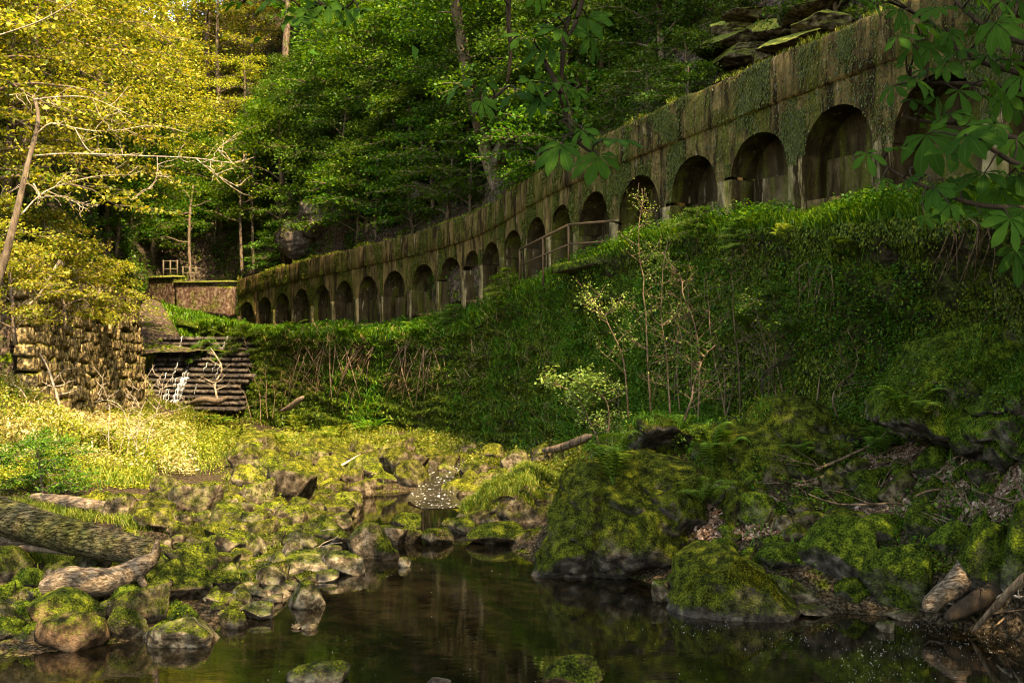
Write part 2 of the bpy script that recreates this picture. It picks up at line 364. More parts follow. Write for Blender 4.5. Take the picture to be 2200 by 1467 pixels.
# ------------------------------------------------------------------ the lie of the land
V_PX = [300, 480, 570, 700, 850, 960, 1055, 1155, 1275, 1374, 1493, 1632, 1803, 2016, 2140, 2400, 2800, 3400]
V_D = [63, 57, 54, 47.5, 42, 38.5, 35.5, 31.5, 27, 24, 21.6, 20, 18.4, 16.5, 15.4, 13.5, 11, 8.0]
def Dv(p): return np.interp(p, V_PX, V_D)
T_PX = [480, 570, 648, 740, 850, 910, 1015, 1055, 1100, 1155, 1208, 1275, 1374, 1493, 1632, 1803, 2016, 2140, 2400]
T_PY = [612, 583, 562, 540, 512, 496, 461, 440, 409, 372, 340, 305, 255, 200, 140, 65, -20, -70, -190]
def ztop(p):
    return np.where(np.asarray(p) > 2400, 8.9, CAMZ + (733.5 - np.interp(p, T_PX, T_PY)) * Dv(p) / F)
FT_PX = [480, 570, 850, 1000, 1100, 1240, 1320, 1500, 1700, 1900, 2140, 2400]
FT_PY = [690, 700, 690, 655, 610, 560, 530, 470, 445, 400, 370, 330]
def zfoot(p): return np.where(np.asarray(p) > 2400, 5.9, CAMZ + (733.5 - np.interp(p, FT_PX, FT_PY)) * Dv(p) / F)

G = []                                        # ground control points (x, y, z)
for px, py in [(-200, 1430), (0, 1405), (180, 1395), (300, 1385), (460, 1365), (540, 1300), (690, 1250), (770, 1195), (735, 1130), (760, 1095), (930, 1085),
               (1000, 1090), (1180, 1110), (1150, 1215), (1240, 1245), (1420, 1262), (1440, 1335), (1700, 1315), (1900, 1312), (2010, 1335), (2250, 1380)]:
    G.append(W(px, py, 0.0))
for px, py, z in [(700, 1430, -.45), (1100, 1310, -.6), (1500, 1430, -.6), (2000, 1440, -.5), (920, 1220, -.45), (400, 1470, -.4), (1000, 1130, -.5), (860, 1120, -.4), (800, 1135, -.3), (930, 1108, -.3), (1100, 1135, -.45), (1300, 1300, -.4), (950,1172,-.3), (1100,1172,-.3)]:
    G.append(W(px, py, z))
for px, py, D in [(150, 1150, 16.5), (100, 1050, 20), (350, 1050, 21), (600, 1050, 22), (550, 1150, 18), (350, 1220, 15.6), (150, 1280, 13.9), (600, 950, 32), (400, 892, 44), (300, 900, 42), (850, 932, 37),
                  (750, 990, 27.5), (850, 1010, 26), (1000, 968, 32), (1100, 1060, 23.2), (1180, 1010, 24), (1090, 985, 30),
                  (250, 920, 34), (110, 905, 28), (0, 830, 26), (-150, 780, 25), (0, 960, 22.5), (200, 1000, 24), (-100, 1020, 20), (-300, 900, 20), (400, 960, 30),
                  (1330, 1010, 18), (1600, 1010, 17), (1800, 1110, 15.5), (1700, 1210, 14.5), (1600, 900, 19.5), (1850, 955, 17.3), (2050, 1060, 14.5), (2150, 1160, 13.2),
                  (2050, 905, 16), (2200, 810, 14.6), (1450, 885, 21), (1270, 960, 22.5), (1560, 1130, 15.6), (1950, 1210, 13.8), (2400, 1000, 12)]:
    G.append(P(px, py, D))
G += [np.array(v, float) for v in [(0, 4, -.5), (-6, 5, -.3), (6, 5, -.4), (-14, 6, 1.0), (12, 5, 2.5), (-20, 12, 3.5), (-25, 30, 6), (-24, 45, 6.5), (-18.5, 48, 3), (20, 15, 4), (25, 30, 4), (10, 40, 1.5), (0, 50, 1), (-8, 55, 1),
                                   (-20, 60, 4), (0, -25, 1.5), (22, -20, 7), (-22, -20, 5), (20, 0, 6.0)]]
G = np.array(G)
def tps_fit(X, z, lam):
    d = np.linalg.norm(X[:, None] - X[None], axis=2); K = np.where(d > 0, d * d * np.log(d + 1e-9), 0) + lam * np.eye(len(X))
    Pm = np.c_[np.ones(len(X)), X]; A = np.block([[K, Pm], [Pm.T, np.zeros((3, 3))]])
    return np.linalg.solve(A, np.r_[z, 0, 0, 0])
TPS = tps_fit(G[:, :2], G[:, 2], 0.6)
def ground_z(x, y):
    q = np.c_[np.ravel(x), np.ravel(y)]; out = np.empty(len(q))
    for a in range(0, len(q), 20000):
        c = q[a:a + 20000]; d = np.linalg.norm(c[:, None] - G[None, :, :2], axis=2)
        out[a:a + 20000] = np.where(d > 0, d * d * np.log(d + 1e-9), 0) @ TPS[:len(G)] + TPS[-3] + c @ TPS[-2:]
    return out
def axis(lo, hi, f0, f1, fine, coarse):
    return np.unique(np.round(np.r_[np.arange(lo, f0, coarse), np.arange(f0, f1, fine), np.arange(f1, hi + .01, coarse)], 3))
gx, gy = axis(-40, 40, -18, 14, 0.14, 1.5), axis(-40, 62, 8, 50, 0.16, 1.5)
GX, GY = np.meshgrid(gx, gy, indexing='ij'); gz = ground_z(GX, GY)
gV = np.c_[GX.ravel(), GY.ravel(), gz]
gV[:, 2] += 0.10 * fbm(gV * np.array([1.1, 1.1, 0]), 4, 3) + 0.03 * fbm(gV * np.array([5, 5, 0]), 2, 5)
RILL = poly([W(958, 1092, 0.0), PZ(928, 23.6, .05), PZ(944, 24.8, .12), PZ(938, 26.4, .2), PZ(978, 28.4, .28), PZ(1012, 31.5, .34), PZ(1030, 33.5, .36)], 60)
near = np.where((np.abs(gV[:, 0] + 1.6) < 4) & (gV[:, 1] > 21) & (gV[:, 1] < 35))[0]
dr = np.linalg.norm(gV[near, None, :2] - RILL[None, :, :2], axis=2); kr = dr.argmin(1); dr = dr.min(1)
gV[near, 2] = np.minimum(gV[near, 2], np.where(dr < 1.1, RILL[kr, 2] - .12 + .45 * np.clip(dr - .25, 0, 2) ** 2 * 2.2, 99))
gF = gridF(len(gx), len(gy))
ground = obj('ground', mesh_np('ground', gV, gF, True), M_SOIL); tag(ground, 'mossy brown earth of the valley floor and banks', None, None, 'structure')

def fan(ps, profile, nsub, amp, seed, freq, extra=None):
    """a land surface: for each direction ps a profile of (D, z) rows, made dense, with weathered relief"""
    rows = []
    for p in ps:
        pr = np.array(profile(p), float); s = np.r_[0, np.cumsum(np.hypot(np.diff(pr[:, 0]), np.diff(pr[:, 1])))]
        u = np.concatenate([np.linspace(s[k], s[k + 1], nsub[k], endpoint=False) for k in range(len(nsub))] + [[s[-1]]])
        D = np.interp(u, s, pr[:, 0]); z = np.interp(u, s, pr[:, 1])
        rows.append(np.c_[(p - 1100) / F * D, D, z])
    A = np.array(rows); nu, nv = A.shape[:2]; V = A.reshape(-1, 3); Fq = gridF(nu, nv)
    N = vnormals(V, Fq)
    V = V + N * (amp * fbm(V * freq, 5, seed))[:, None]
    if extra is not None: V = V + N * extra(V)[:, None]
    return V, Fq
B_PX = [380, 430, 600, 750, 900, 1000, 1100, 1240, 1400, 1550, 1750, 1950, 2150, 2500, 3000]
B_PY = [872, 870, 890, 910, 930, 955, 975, 960, 890, 870, 860, 800, 740, 740, 740]
B_D = [48.5, 47, 43.5, 40.5, 37, 34.5, 31, 26, 21.8, 20, 18.2, 17, 15.2, 12.5, 10]
R_PY = [690, 700, 720, 725, 720, 705, 640, 575, 510, 485, 480, 465, 455, 455, 455]
R_D = [50.5, 49, 45, 41.5, 38, 35.5, 32, 26.6, 22.3, 19.8, 17.4, 15.6, 14.3, 11.8, 9.5]
def wall_profile(p):
    bD, rD = np.interp(p, B_PX, B_D), np.interp(p, B_PX, R_D)
    bz = CAMZ - (np.interp(p, B_PX, B_PY) - 733.5) * bD / F; rz = CAMZ - (np.interp(p, B_PX, R_PY) - 733.5) * rD / F
    d = Dv(p); fz = float(zfoot(p))
    return [(bD - 0.25, bz - 1.2), (bD, bz), (rD + 0.15, rz - 0.55), (rD - 0.30, rz - 0.14), (rD + 0.25, rz + 0.06), (max(d - 0.45, rD + .4), fz - 0.42), (d + 2.0, fz - 0.1)]
def coursing(V):                               # bulging old masonry under the moss on the lower wall
    k = np.floor(V[:, 2] / 0.34 + 1.3 * fbm(V * 0.6, 3, 40)); j = np.floor((V[:, 0] + V[:, 1] * .7) / 0.6 + 0.5 * (k % 2))
    b = _hash(j.astype(np.int64) + 999, k.astype(np.int64) + 999, np.zeros(len(k), np.int64), 5)
    fz_ = (V[:, 2] / 0.34 + 1.3 * fbm(V * 0.6, 3, 40)) % 1; fx_ = ((V[:, 0] + V[:, 1] * .7) / 0.6 + 0.5 * (k % 2)) % 1
    seam = np.maximum(np.exp(-(np.minimum(fz_, 1 - fz_) / .13) ** 2), .7 * np.exp(-(np.minimum(fx_, 1 - fx_) / .10) ** 2))
    return (0.20 * (b - .5) - .16 * seam) * (V[:, 1] > 24) * (V[:, 2] < 4.2) + 0.14 * fbm(V * np.array([3.5, 3.5, 1.2]), 3, 41) + .22 * np.maximum(0, fbm(V * np.array([1.1, 1.1, 1.4]), 3, 44)) * (V[:, 1] < 30)
wV, wF = fan(np.linspace(380, 2900, 420), wall_profile, (4, 44, 7, 5, 12, 6), 0.22, 11, np.array([0.55, 0.55, 0.45]), coursing)
bank = obj('mossy_retaining_wall', mesh_np('mossy_retaining_wall', wV, wF, True), M_WALLMOSS)
tag(bank, 'long moss-grown retaining wall and grassy terrace below the arched arcade', 'retaining wall')

H_PX = [-1600, -700, -200, 0, 120, 230, 300, 345, 430, 500, 570, 900, 1200, 1500, 1800, 2150, 2500, 3000, 3600]
H_D = [14, 19, 25, 29.5, 33, 40, 54, 60, 61, 60, 56.5, 43, 32.5, 24, 20.8, 17.6, 15, 12, 9.5]
H_Z = [3.5, 3.8, 4.3, 4.9, 5.3, 5.6, 5.4, 5.6, 6.0, 6.4, 6.4, 7.1, 8.0, 8.2, 8.4, 8.4, 8.4, 8.2, 8.0]
def hill_profile(p):
    D, z = np.interp(p, H_PX, H_D), np.interp(p, H_PX, H_Z)
    st = np.interp(p, [-700, 300, 900, 1300, 1800, 3000], [0.75, 0.8, 0.95, 1.1, 1.15, 1.0])
    return [(D - 1.0, z - 2.5), (D, z), (D + 2.2, z + 0.6 + 1.2 * st), (D + 9, z + 9.0 * st), (D + 26, z + 25 * st), (D + 60, z + 40 * st)]
def ledges(V):                                 # broken rock ledges in the slope
    return 0.55 * (np.abs(((V[:, 2] * 0.75 + 1.3 * fbm(V * 0.3, 2, 60)) % 1.0) - 0.5) - 0.25)
hV, hF = fan(np.linspace(-1600, 3600, 360), hill_profile, (3, 10, 36, 40, 12), 1.3, 21, np.array([0.22, 0.22, 0.3]), ledges)
hill = obj('hill', mesh_np('hill', hV, hF, True), M_HILL); tag(hill, 'steep wooded hillside of soil and broken rock', None, None, 'structure')

def bvh_of(*vf):
    VV, FF, n = [], [], 0
    for V, Fq in vf: VV.append(V); FF.append(np.asarray(Fq) + n); n += len(V)
    return BVHTree.FromPolygons(np.concatenate(VV).tolist(), np.concatenate(FF).tolist())
LAND = bvh_of((gV, gF), (wV, wF), (hV, hF))
def hit(px, py):
    d = Vector(P(px, py, 1.0)) - Vector((0, 0, CAMZ)); d.normalize()
    r = LAND.ray_cast(Vector((0, 0, CAMZ)), d)
    if r[0] is None: return None
    return np.array(r[0]), np.array(r[1])
def drop(x, y, z=60.0):
    r = LAND.ray_cast(Vector((x, y, z)), Vector((0, 0, -1)))
    return np.array(r[0]) if r[0] is not None else np.array([x, y, 0.0])

# ------------------------------------------------------------------ water
def water_mat(name, deep, scale, strength, foam=0.0):
    t = NT(name); n = t.noise(t.pos((0.6, 1.6, 1)), scale, 3, 0.5); n2 = t.noise(t.pos(), scale * 0.22, 2, 0.5)
    c = t.ramp(t.noise(t.pos(), 0.9, 4), [(0.35, deep), (0.7, tuple(x * 2.6 for x in deep))])
    if foam: 
        fo = t.math('DIVIDE', t.math('SUBTRACT', t.noise(t.pos((2.2, 0.7, 1)), 7, 5, 0.7), 0.62 - foam), 0.1, True)
        c = t.mix(fo, c, (0.75, 0.74, 0.68))
    p = t.principled(c, 0.03 if not foam else 0.12, 0.5, t.bump(t.math('ADD', n, t.math('MULTIPLY', n2, 1.5)), strength, 0.02))
    p.inputs['IOR'].default_value = 1.5 if foam else 2.8
    if foam: t.link(t.math('ADD', t.math('MULTIPLY', fo, 0.5), .12), p.inputs['Roughness'])
    return t.m
M_WATER = water_mat('pool_water', (0.003, 0.0022, 0.001), 5.0, 0.05)
M_RAPID = water_mat('running_water', (0.015, 0.012, 0.008), 5.0, 0.5, 0.03)
wx, wy = np.linspace(-30, 30, 40), np.linspace(-25, 25.0, 40)
WX, WY = np.meshgrid(wx, wy, indexing='ij')
pool = obj('water', mesh_np('water', np.c_[WX.ravel(), WY.ravel(), np.zeros(WX.size)], gridF(40, 40), True), M_WATER)
tag(pool, 'still dark brown pool reflecting the wood and arches', None, None, 'structure')
# the rill that runs down between the stones into the pool
cl = RILL.copy(); cl[:, 2] += 0.01
wid = 0.50 + 0.12 * fbm(cl * 1.3, 2, 8)
tn = np.gradient(cl[:, :2], axis=0); tn /= np.linalg.norm(tn, axis=1)[:, None]; side = np.c_[-tn[:, 1], tn[:, 0], np.zeros(60)]
sV = np.concatenate([cl + side * (wid * f)[:, None] for f in (-1, -.6, -.2, .2, .6, 1)])
sV[:, 2] += 0.02 * fbm(sV * np.array([5, 5, 0]), 3, 9)
rill = obj('stream', mesh_np('stream', sV, gridF(6, 60), True), M_RAPID); tag(rill, 'small white-flecked rill running between mossy stones into the pool', None, None, 'structure')

# ------------------------------------------------------------------ the arcade (a viaduct of blind arches)
PIER_PX = np.array([512, 550, 588, 627, 670, 715, 765, 817, 878, 942, 996, 1033, 1078, 1127, 1179, 1236, 1320, 1430, 1557, 1712, 1896, 2140, 2420])
Q = np.c_[(PIER_PX - 1100) / F * Dv(PIER_PX), Dv(PIER_PX)]
zt, zf = ztop(PIER_PX), zfoot(PIER_PX)
via = thing('arched_viaduct', 'long mossy concrete arcade of blind arches climbing the right bank', 'viaduct', (*Q[8], zf[8]))
DEPTH, BANDP, NA = 0.64, 0.07, 14
ARC_FRONT = []                                   # front faces, for the moss that hangs on them
pier_lab = {15: 'pale streaked concrete pier beside the handrail', 8: 'pale pier in the middle of the arcade'}
for i in range(len(Q) - 1):
    u = Q[i + 1] - Q[i]; s = np.linalg.norm(u); u /= s; n = np.array([u[1], -u[0]])
    def loc(U, N_, Z): return np.c_[Q[i][0] + u[0] * U + n[0] * N_, Q[i][1] + u[1] * U + n[1] * N_, Z]
    zt0, zt1, f0, f1 = zt[i], zt[i + 1], zf[i], zf[i + 1]
    top = lambda U: zt0 + (zt1 - zt0) * U / s
    hw = 0.11 * s; a = s / 2 - hw
    apex = (zt0 + zt1) / 2 - 1.22 - 0.04; spring = apex - min(a * 1.0, 0.98)
    band = lambda U: top(U) - 0.86
    # spandrel: the face around the arch, and the barrel of the niche
    th = np.linspace(math.pi, 0, NA + 1); cu = s / 2 + a * np.cos(th); cz = spring + (apex - spring) * np.sin(th) ** 0.92
    U = np.r_[0, hw * .98, cu, s - hw * .98, s]; Zl = np.r_[spring, spring, cz, spring, spring]
    m = len(U); nr = 5; A = Acc(); g = []
    for k in range(nr):
        f = k / (nr - 1); g.append(loc(U, np.zeros(m), Zl + (band(U) + 0.02 - Zl) * f))
    g = np.array(g).reshape(-1, 3); g += np.r_[n, 0] * (0.035 * fbm(g * 2.4, 3, 71))[:, None]
    A.add(g, gridF(nr, m)); ARC_FRONT.append((g, gridF(nr, m), n, i))
    bar = np.array([loc(cu, np.full(NA + 1, -d), cz) for d in (0.0, 0.25, 0.5, DEPTH)]).reshape(-1, 3)
    obj('vault', mesh_np('vault', bar, gridF(4, NA + 1)[:, ::-1], True), M_RECESS_SHADE, via)
    obj('arch', A.mesh('arch', True), M_CONC, via)
    # back of the niche: lower lining standing proud of the vault's end wall
    fl = min(f0, f1) - 0.6
    B = Acc(); nb = 10; uu = np.linspace(hw * .9, s - hw * .9, nb)
    lo = np.array([loc(uu, np.full(nb, -0.52), np.full(nb, z)) for z in np.linspace(fl, spring - 0.04, 6)]).reshape(-1, 3)
    lo += np.r_[n, 0] * (0.03 * fbm(lo * 2, 3, 73))[:, None]; B.add(lo, gridF(6, nb))
    led = np.array([loc(uu, np.full(nb, d), np.full(nb, spring - 0.04)) for d in (-0.52, -DEPTH)]).reshape(-1, 3); B.add(led, gridF(2, nb))
    up = np.array([loc(uu, np.full(nb, -DEPTH), np.full(nb, z)) for z in (spring - 0.06, apex + .05)]).reshape(-1, 3)
    obj('niche_lining', B.mesh('niche_lining'), M_LINING, via); obj('vault_end', mesh_np('vault_end', up, gridF(2, nb)), M_RECESS_SHADE, via)
    # sill slab under the opening
    c0 = loc(np.array([s / 2]), np.array([-0.25]), np.array([max(f0, f1) - 0.12]))[0]
    V, Fq = box(c0, (s - 2 * hw - .02, 0.46, 0.16), math.atan2(u[1], u[0])); obj('sill', mesh_np('sill', V, Fq), M_CONC, via)
    # parapet panel with rough coping
    C = Acc(); nu_, nz_ = 14, 9; uu = np.linspace(0.004, s - 0.004, nu_)
    prof = [(BANDP - .06, 0.0, 0), (BANDP, 0.03, 0), (BANDP, 0.33, 0), (BANDP, 0.6, 0), (BANDP, 0.80, 0), (BANDP - .03, 0.86, 0), (-0.2, 0.90, 0), (-0.5, 0.87, 0), (-0.52, 0.1, 0)]
    g = np.array([loc(uu, np.full(nu_, pn), band(uu) + pz) for pn, pz, _ in prof]).reshape(-1, 3)
    g += np.r_[n, 0] * (0.035 * fbm(g * 2.1, 3, 75))[:, None]; g[:, 2] += (g[:, 2] > np.tile(band(uu), len(prof)) + .7) * 0.06 * fbm(g * 3, 3, 77)
    C.add(g, gridF(len(prof), nu_)); fr = g[nu_:6 * nu_]; ARC_FRONT.append((fr, gridF(5, nu_), n, i))
    obj('parapet_panel', C.mesh('parapet_panel', True), M_CONC, via)
for i in range(len(Q)):
    j0, j1 = max(i - 1, 0), min(i + 1, len(Q) - 1); u = Q[j1] - Q[j0]; s = np.linalg.norm(u); sp = s / (j1 - j0); u /= s; n = np.array([u[1], -u[0]])
    hw = 0.11 * sp; a = sp / 2 - hw; zs = zt[i] - 1.26 - 0.9 * min(a, 0.98)
    nz = 14; Z = np.linspace(zf[i] - 0.9, zs, nz); ring = [(-hw, 0.008), (hw, 0.008), (hw, -DEPTH - .1), (-hw, -DEPTH - .1)]
    V = np.array([[*(Q[i] + u * (ru + 0.0) + n * rn), z] for z in Z for ru, rn in ring])
    V += 0.025 * np.stack([fbm(V * 2.2 + 20 * k, 3, 80 + k) for k in range(3)], 1)
    i_ = np.arange(nz - 1)[:, None] * 4; j = np.arange(4)[None]; k = (j + 1) % 4
    Fq = np.concatenate([np.stack([i_ + j, i_ + k, i_ + 4 + k, i_ + 4 + j], -1).reshape(-1, 4), [[nz * 4 - 4, nz * 4 - 3, nz * 4 - 2, nz * 4 - 1]]])
    me = mesh_np('pier', V, Fq); me.materials.append(M_PIER); me.materials.append(M_RECESS_SHADE)
    me.polygons.foreach_set('material_index', np.array([1 if (k % 4) in (1, 3) and k < (nz - 1) * 4 else 0 for k in range(len(Fq))], np.int32)); o = obj('pier', me, None, via)  # pier side faces take the concrete with painted-in shade
    if i in pier_lab: o['label'] = pier_lab[i]

# ------------------------------------------------------------------ stepped weir at the head of the valley, and the walls round it
def P2(px, py, D): return P(px, py, D)
wl0, wl1 = P(304, 890, 45.5), P(486, 890, 44.5)
weir = thing('stepped_weir', 'dark wet stepped stone weir with water trickling down at the valley head', 'weir', (wl0 + wl1) / 2)
blocks = [rough_block(4, 2, 2, (1, 1, 1), k, 0.0, 0.06) for k in range(5)]
blk_me = [mesh_np('stone', V, Fq, False) for V, Fq in blocks]
for m in blk_me: m.materials.append(M_WEIR)
wd = (wl1 - wl0); wlen = np.linalg.norm(wd[:2]); wd /= wlen; wang = math.atan2(wd[1], wd[0]); nrm = np.array([-wd[1], wd[0]])
NC, CH = 14, 0.225
r_ = random.Random(3)
for c in range(NC):
    x = -0.2 + r_.uniform(-.3, 0)
    while x < wlen + 0.1:
        w = r_.uniform(0.38, 0.75); mid = x + w / 2
        inset = 0.17 * c + r_.uniform(-.06, .06)
        if 1.05 < mid < 1.75 and 5 < c: inset += 0.45
        o = bpy.data.objects.new('stone', blk_me[r_.randrange(5)]); COL.objects.link(o); o.parent = weir
        o.location = (wd[0] * (mid - wlen / 2) + nrm[0] * (inset + .35), wd[1] * (mid - wlen / 2) + nrm[1] * (inset + .35), 0.12 + CH * c + CH / 2)
        o.scale = (w * .88, 0.85, CH * r_.uniform(.80, .97)); o.rotation_euler = (r_.uniform(-.03, .03), r_.uniform(-.03, .03), wang + r_.uniform(-.05, .05))
        x += w
V, Fq = box((wl0 + wl1) / 2 + np.array([nrm[0] * 4.1, nrm[1] * 4.1, NC * CH / 2 - .25]), (wlen + .6, 2.6, NC * CH), wang)
obj('core', mesh_np('core', V, Fq), M_WEIR, weir)
M_FALL = NT('falling_water'); M_FALL.principled((0.62, 0.64, 0.62), 0.25, 0.5); M_FALL = M_FALL.m
fall = Acc()
for k in range(80):                             # strands of water over the steps
    ux = r_.gauss(1.5, 0.17) if k < 55 else r_.choice([1.05, 0.25, 1.1, 2.3, 2.9, 0.6, .1]) + r_.gauss(0, .10)
    c0 = r_.randrange(0, 8) if k < 55 else r_.randrange(2, NC); c1 = max(-1, c0 - r_.randrange(1, 4))
    pts = []
    for c in range(c0, c1, -1):
        ins = 0.17 * c - 0.11 + (0.45 if 1.05 < ux < 1.75 and c > 5 else 0); z = 0.12 + CH * (c + 1) + .02
        b = np.array([wd[0] * (ux - wlen / 2) + nrm[0] * ins, wd[1] * (ux - wlen / 2) + nrm[1] * ins, 0]) + np.array([*((wl0 + wl1) / 2)[:2], (wl0 + wl1)[2] / 2])
        pts.append(b + np.array([nrm[0] * .05, nrm[1] * .05, z])); pts.append(b + np.array([-nrm[0] * .03, -nrm[1] * .03, z - .03])); pts.append(b + np.array([-nrm[0] * .05, -nrm[1] * .05, z - CH * .85])); ux += r_.gauss(0, .03)
    pts = np.array(pts)
    fall.add(*tube(pts, np.array([r_.uniform(.003, .010) for _ in pts]), 4, False))
fo = obj('falling_water', fall.mesh('falling_water', True), M_FALL); tag(fo, 'white strands of water falling over the weir steps', None, None, 'stuff')

# shale chute and grassy earth above the weir
chV, chF = fan(np.linspace(255, 545, 60), lambda p: [(46.2, 3.0), (47.5, 3.35), (np.interp(p, [255, 545], [56, 58]), np.interp(p, [255, 330, 420, 545], [6.2, 5.7, 5.2, 4.6])), (62, 6.4)], (4, 40, 12), 0.25, 31, 0.5)
chute = obj('shale_slope', mesh_np('shale_slope', chV, chF, True), M_HILL); tag(chute, 'brown shale slope dropping to the top of the weir', None, None, 'structure')
# red rendered wall and railing above it
a, b, c = P(322, 595, 57), P(352, 592, 56), P(470, 612, 55)
red = thing('red_retaining_wall', 'crumbling red-brown retaining wall above the weir', 'wall', PZ(380, 56, 4.8))
for (p0, p1, h) in ((P(316, 597, 58), P(384, 600, 56.4), 1.7), (P(384, 603, 56.4), P(500, 615, 55.2), 1.6)):
    u = p1 - p0; L = np.linalg.norm(u[:2]); V, Fq = rough_block(14, 3, 8, (L, 0.6, h), 5 + int(h * 10), 0.02, 0.02)
    an = math.atan2(u[1], u[0]); R = np.array([[math.cos(an), -math.sin(an), 0], [math.sin(an), math.cos(an), 0], [0, 0, 1]])
    mid = (p0 + p1) / 2 - np.array([0, 0, h / 2]); V = V @ R.T + mid; V[:, 2] += (p1[2] - p0[2]) * ((V - mid) @ np.array([math.cos(an), math.sin(an), 0])) / L
    obj('wall_section', mesh_np('wall_section', V, Fq, True), M_RED, red)
    V2, F2 = box(mid + np.array([0, 0, h / 2 + .05]), (L + .1, .75, .12), an); obj('coping', mesh_np('coping', V2, F2), M_LEDGE, red)
rl = thing('timber_railing', 'pale timber railing on top of the red wall', 'railing', P(360, 600, 57))
def bar(p0, p1, r, parent, mat, name, n=2):
    V, Fq = tube(bend(p0, p1, n, 0.004, 3) if n > 2 else np.array([p0, p1]), r, 7); return obj(name, mesh_np(name, V, Fq, True), mat, parent)
for px in (351, 366, 381, 393, 407, 421): bar(P(px, 600, 57), P(px, 559 if px < 385 else 572, 57), .04, rl, M_RAILWOOD, 'post')
for y0, y1, x0, x1 in ((561, 561, 349, 383), (578, 578, 350, 382), (574, 577, 391, 432), (586, 588, 391, 430)): bar(P(x0, y0, 57), P(x1, y1, 57), .03, rl, M_RAILWOOD, 'rail')

# iron handrail on the terrace
hr = thing('iron_handrail', 'rusty iron tube handrail climbing in front of the arches', 'handrail', P(1170, 600, 28))
hp = [P(1117, 536, 29.0), P(1222, 483, 26.4), P(1313, 475, 25.0)]; hm = [P(1117, 570, 29.0), P(1222, 525, 26.4), P(1313, 518, 25.0)]
for q in (hp, hm):
    bar(q[0], q[1], .032 if q is hp else .024, hr, M_RUST, 'rail'); bar(q[1], q[2], .032 if q is hp else .024, hr, M_RUST, 'rail')
for t_, px, yb in ((0.0, 1118, 600), (0.5, 1170, 612), (1.0, 1222, 582)):
    tp = hp[0] + (hp[1] - hp[0]) * t_; bt = tp.copy(); bt[2] -= (yb - 510 if t_ == .5 else yb - (536 if t_ == 0 else 483)) * tp[1] / F; bar(tp, bt, .03, hr, M_RUST, 'post')
bar(hp[2], hp[2] + np.array([0.25, .35, -.01]), .03, hr, M_RUST, 'return_rail')
# concrete landing under the handrail
la = thing('concrete_landing', 'mossy concrete landing slabs below the handrail', 'landing', P(1260, 560, 26))
for (x0, y0, D0, x1, y1, D1, h, w) in ((1196, 572, 26.9, 1345, 540, 24.2, .2, 0.8), (1235, 640, 26.2, 1420, 605, 22.6, .22, .6)):
    p0, p1 = P(x0, y0, D0), P(x1, y1, D1); u = p1 - p0; L = np.linalg.norm(u[:2]); V, Fq = rough_block(16, 3, 3, (L, w, h), 2, 0.03, 0.03)
    an = math.atan2(u[1], u[0]); R = np.array([[math.cos(an), -math.sin(an), 0], [math.sin(an), math.cos(an), 0], [0, 0, 1]]); mid = (p0 + p1) / 2 - np.array([-.2, 0.15, h / 2])
    t_ = V[:, 0].copy(); V = V @ R.T + mid; V[:, 2] += u[2] * t_ / L
    obj('slab', mesh_np('slab', V, Fq, True), M_WALLMOSS, la)

# ------------------------------------------------------------------ sunlit rubble-stone wall on the left
s0, s1 = P(70, 905, 28.0), P(308, 888, 44.6)
sw = thing('rubble_stone_wall', 'sunlit retaining wall of coarse rubble stones beside the weir', 'stone wall', (s0 + s1) / 2)
u = (s1 - s0); SL = np.linalg.norm(u[:2]); u = u[:2] / SL; n = np.array([u[1], -u[0]]); an = math.atan2(u[1], u[0])
stone_me = []
for k in range(7):
    V, Fq = rough_block(4, 3, 4, (1, 1, 1), 20 + k, 0.07, 0.12); m = mesh_np('stone', V, Fq, True); m.materials.append(M_WALLSTONE); stone_me.append(m)
z = -0.25; row = 0
base = (s0 + s1) / 2
while z < 4.6:
    h = r_.uniform(0.30, 0.46); x = -SL / 2 + r_.uniform(-.4, 0)
    while x < SL / 2:
        w = r_.uniform(0.42, 0.95); mid = x + w / 2; zz = z + h / 2 + (s1[2] - s0[2]) * mid / SL
        o = bpy.data.objects.new('stone', stone_me[r_.randrange(7)]); COL.objects.link(o); o.parent = sw
        bt = -0.10 * (z / 1.0) + r_.uniform(-.06, .06)
        o.location = (u[0] * mid + n[0] * bt, u[1] * mid + n[1] * bt, zz + r_.uniform(-.08, .08)); o.scale = (w * r_.uniform(.84, .97), 0.5, h * r_.uniform(.82, 1.08))
        o.rotation_euler = (r_.uniform(-.1, .1), r_.uniform(-.16, .16) + r_.choice([0, math.pi]), an + r_.uniform(-.12, .12)); x += w
    z += h; row += 1
V = np.array([[*(base[:2] + u * a + n * (-b - .25)), base[2] + zz] for a, b, zz in ((-SL / 2, 0, -1), (SL / 2, 0, -1), (SL / 2, .46, 4.7), (-SL / 2, .46, 4.7), (-SL / 2, 1.2, -1), (SL / 2, 1.2, -1), (SL / 2, 1.6, 4.7), (-SL / 2, 1.6, 4.7))])
obj('mortar_core', mesh_np('mortar_core', V, np.array([[0, 1, 2, 3], [4, 7, 6, 5], [3, 2, 6, 7], [0, 4, 5, 1], [0, 3, 7, 4], [1, 5, 6, 2]])), M_HILL, sw)
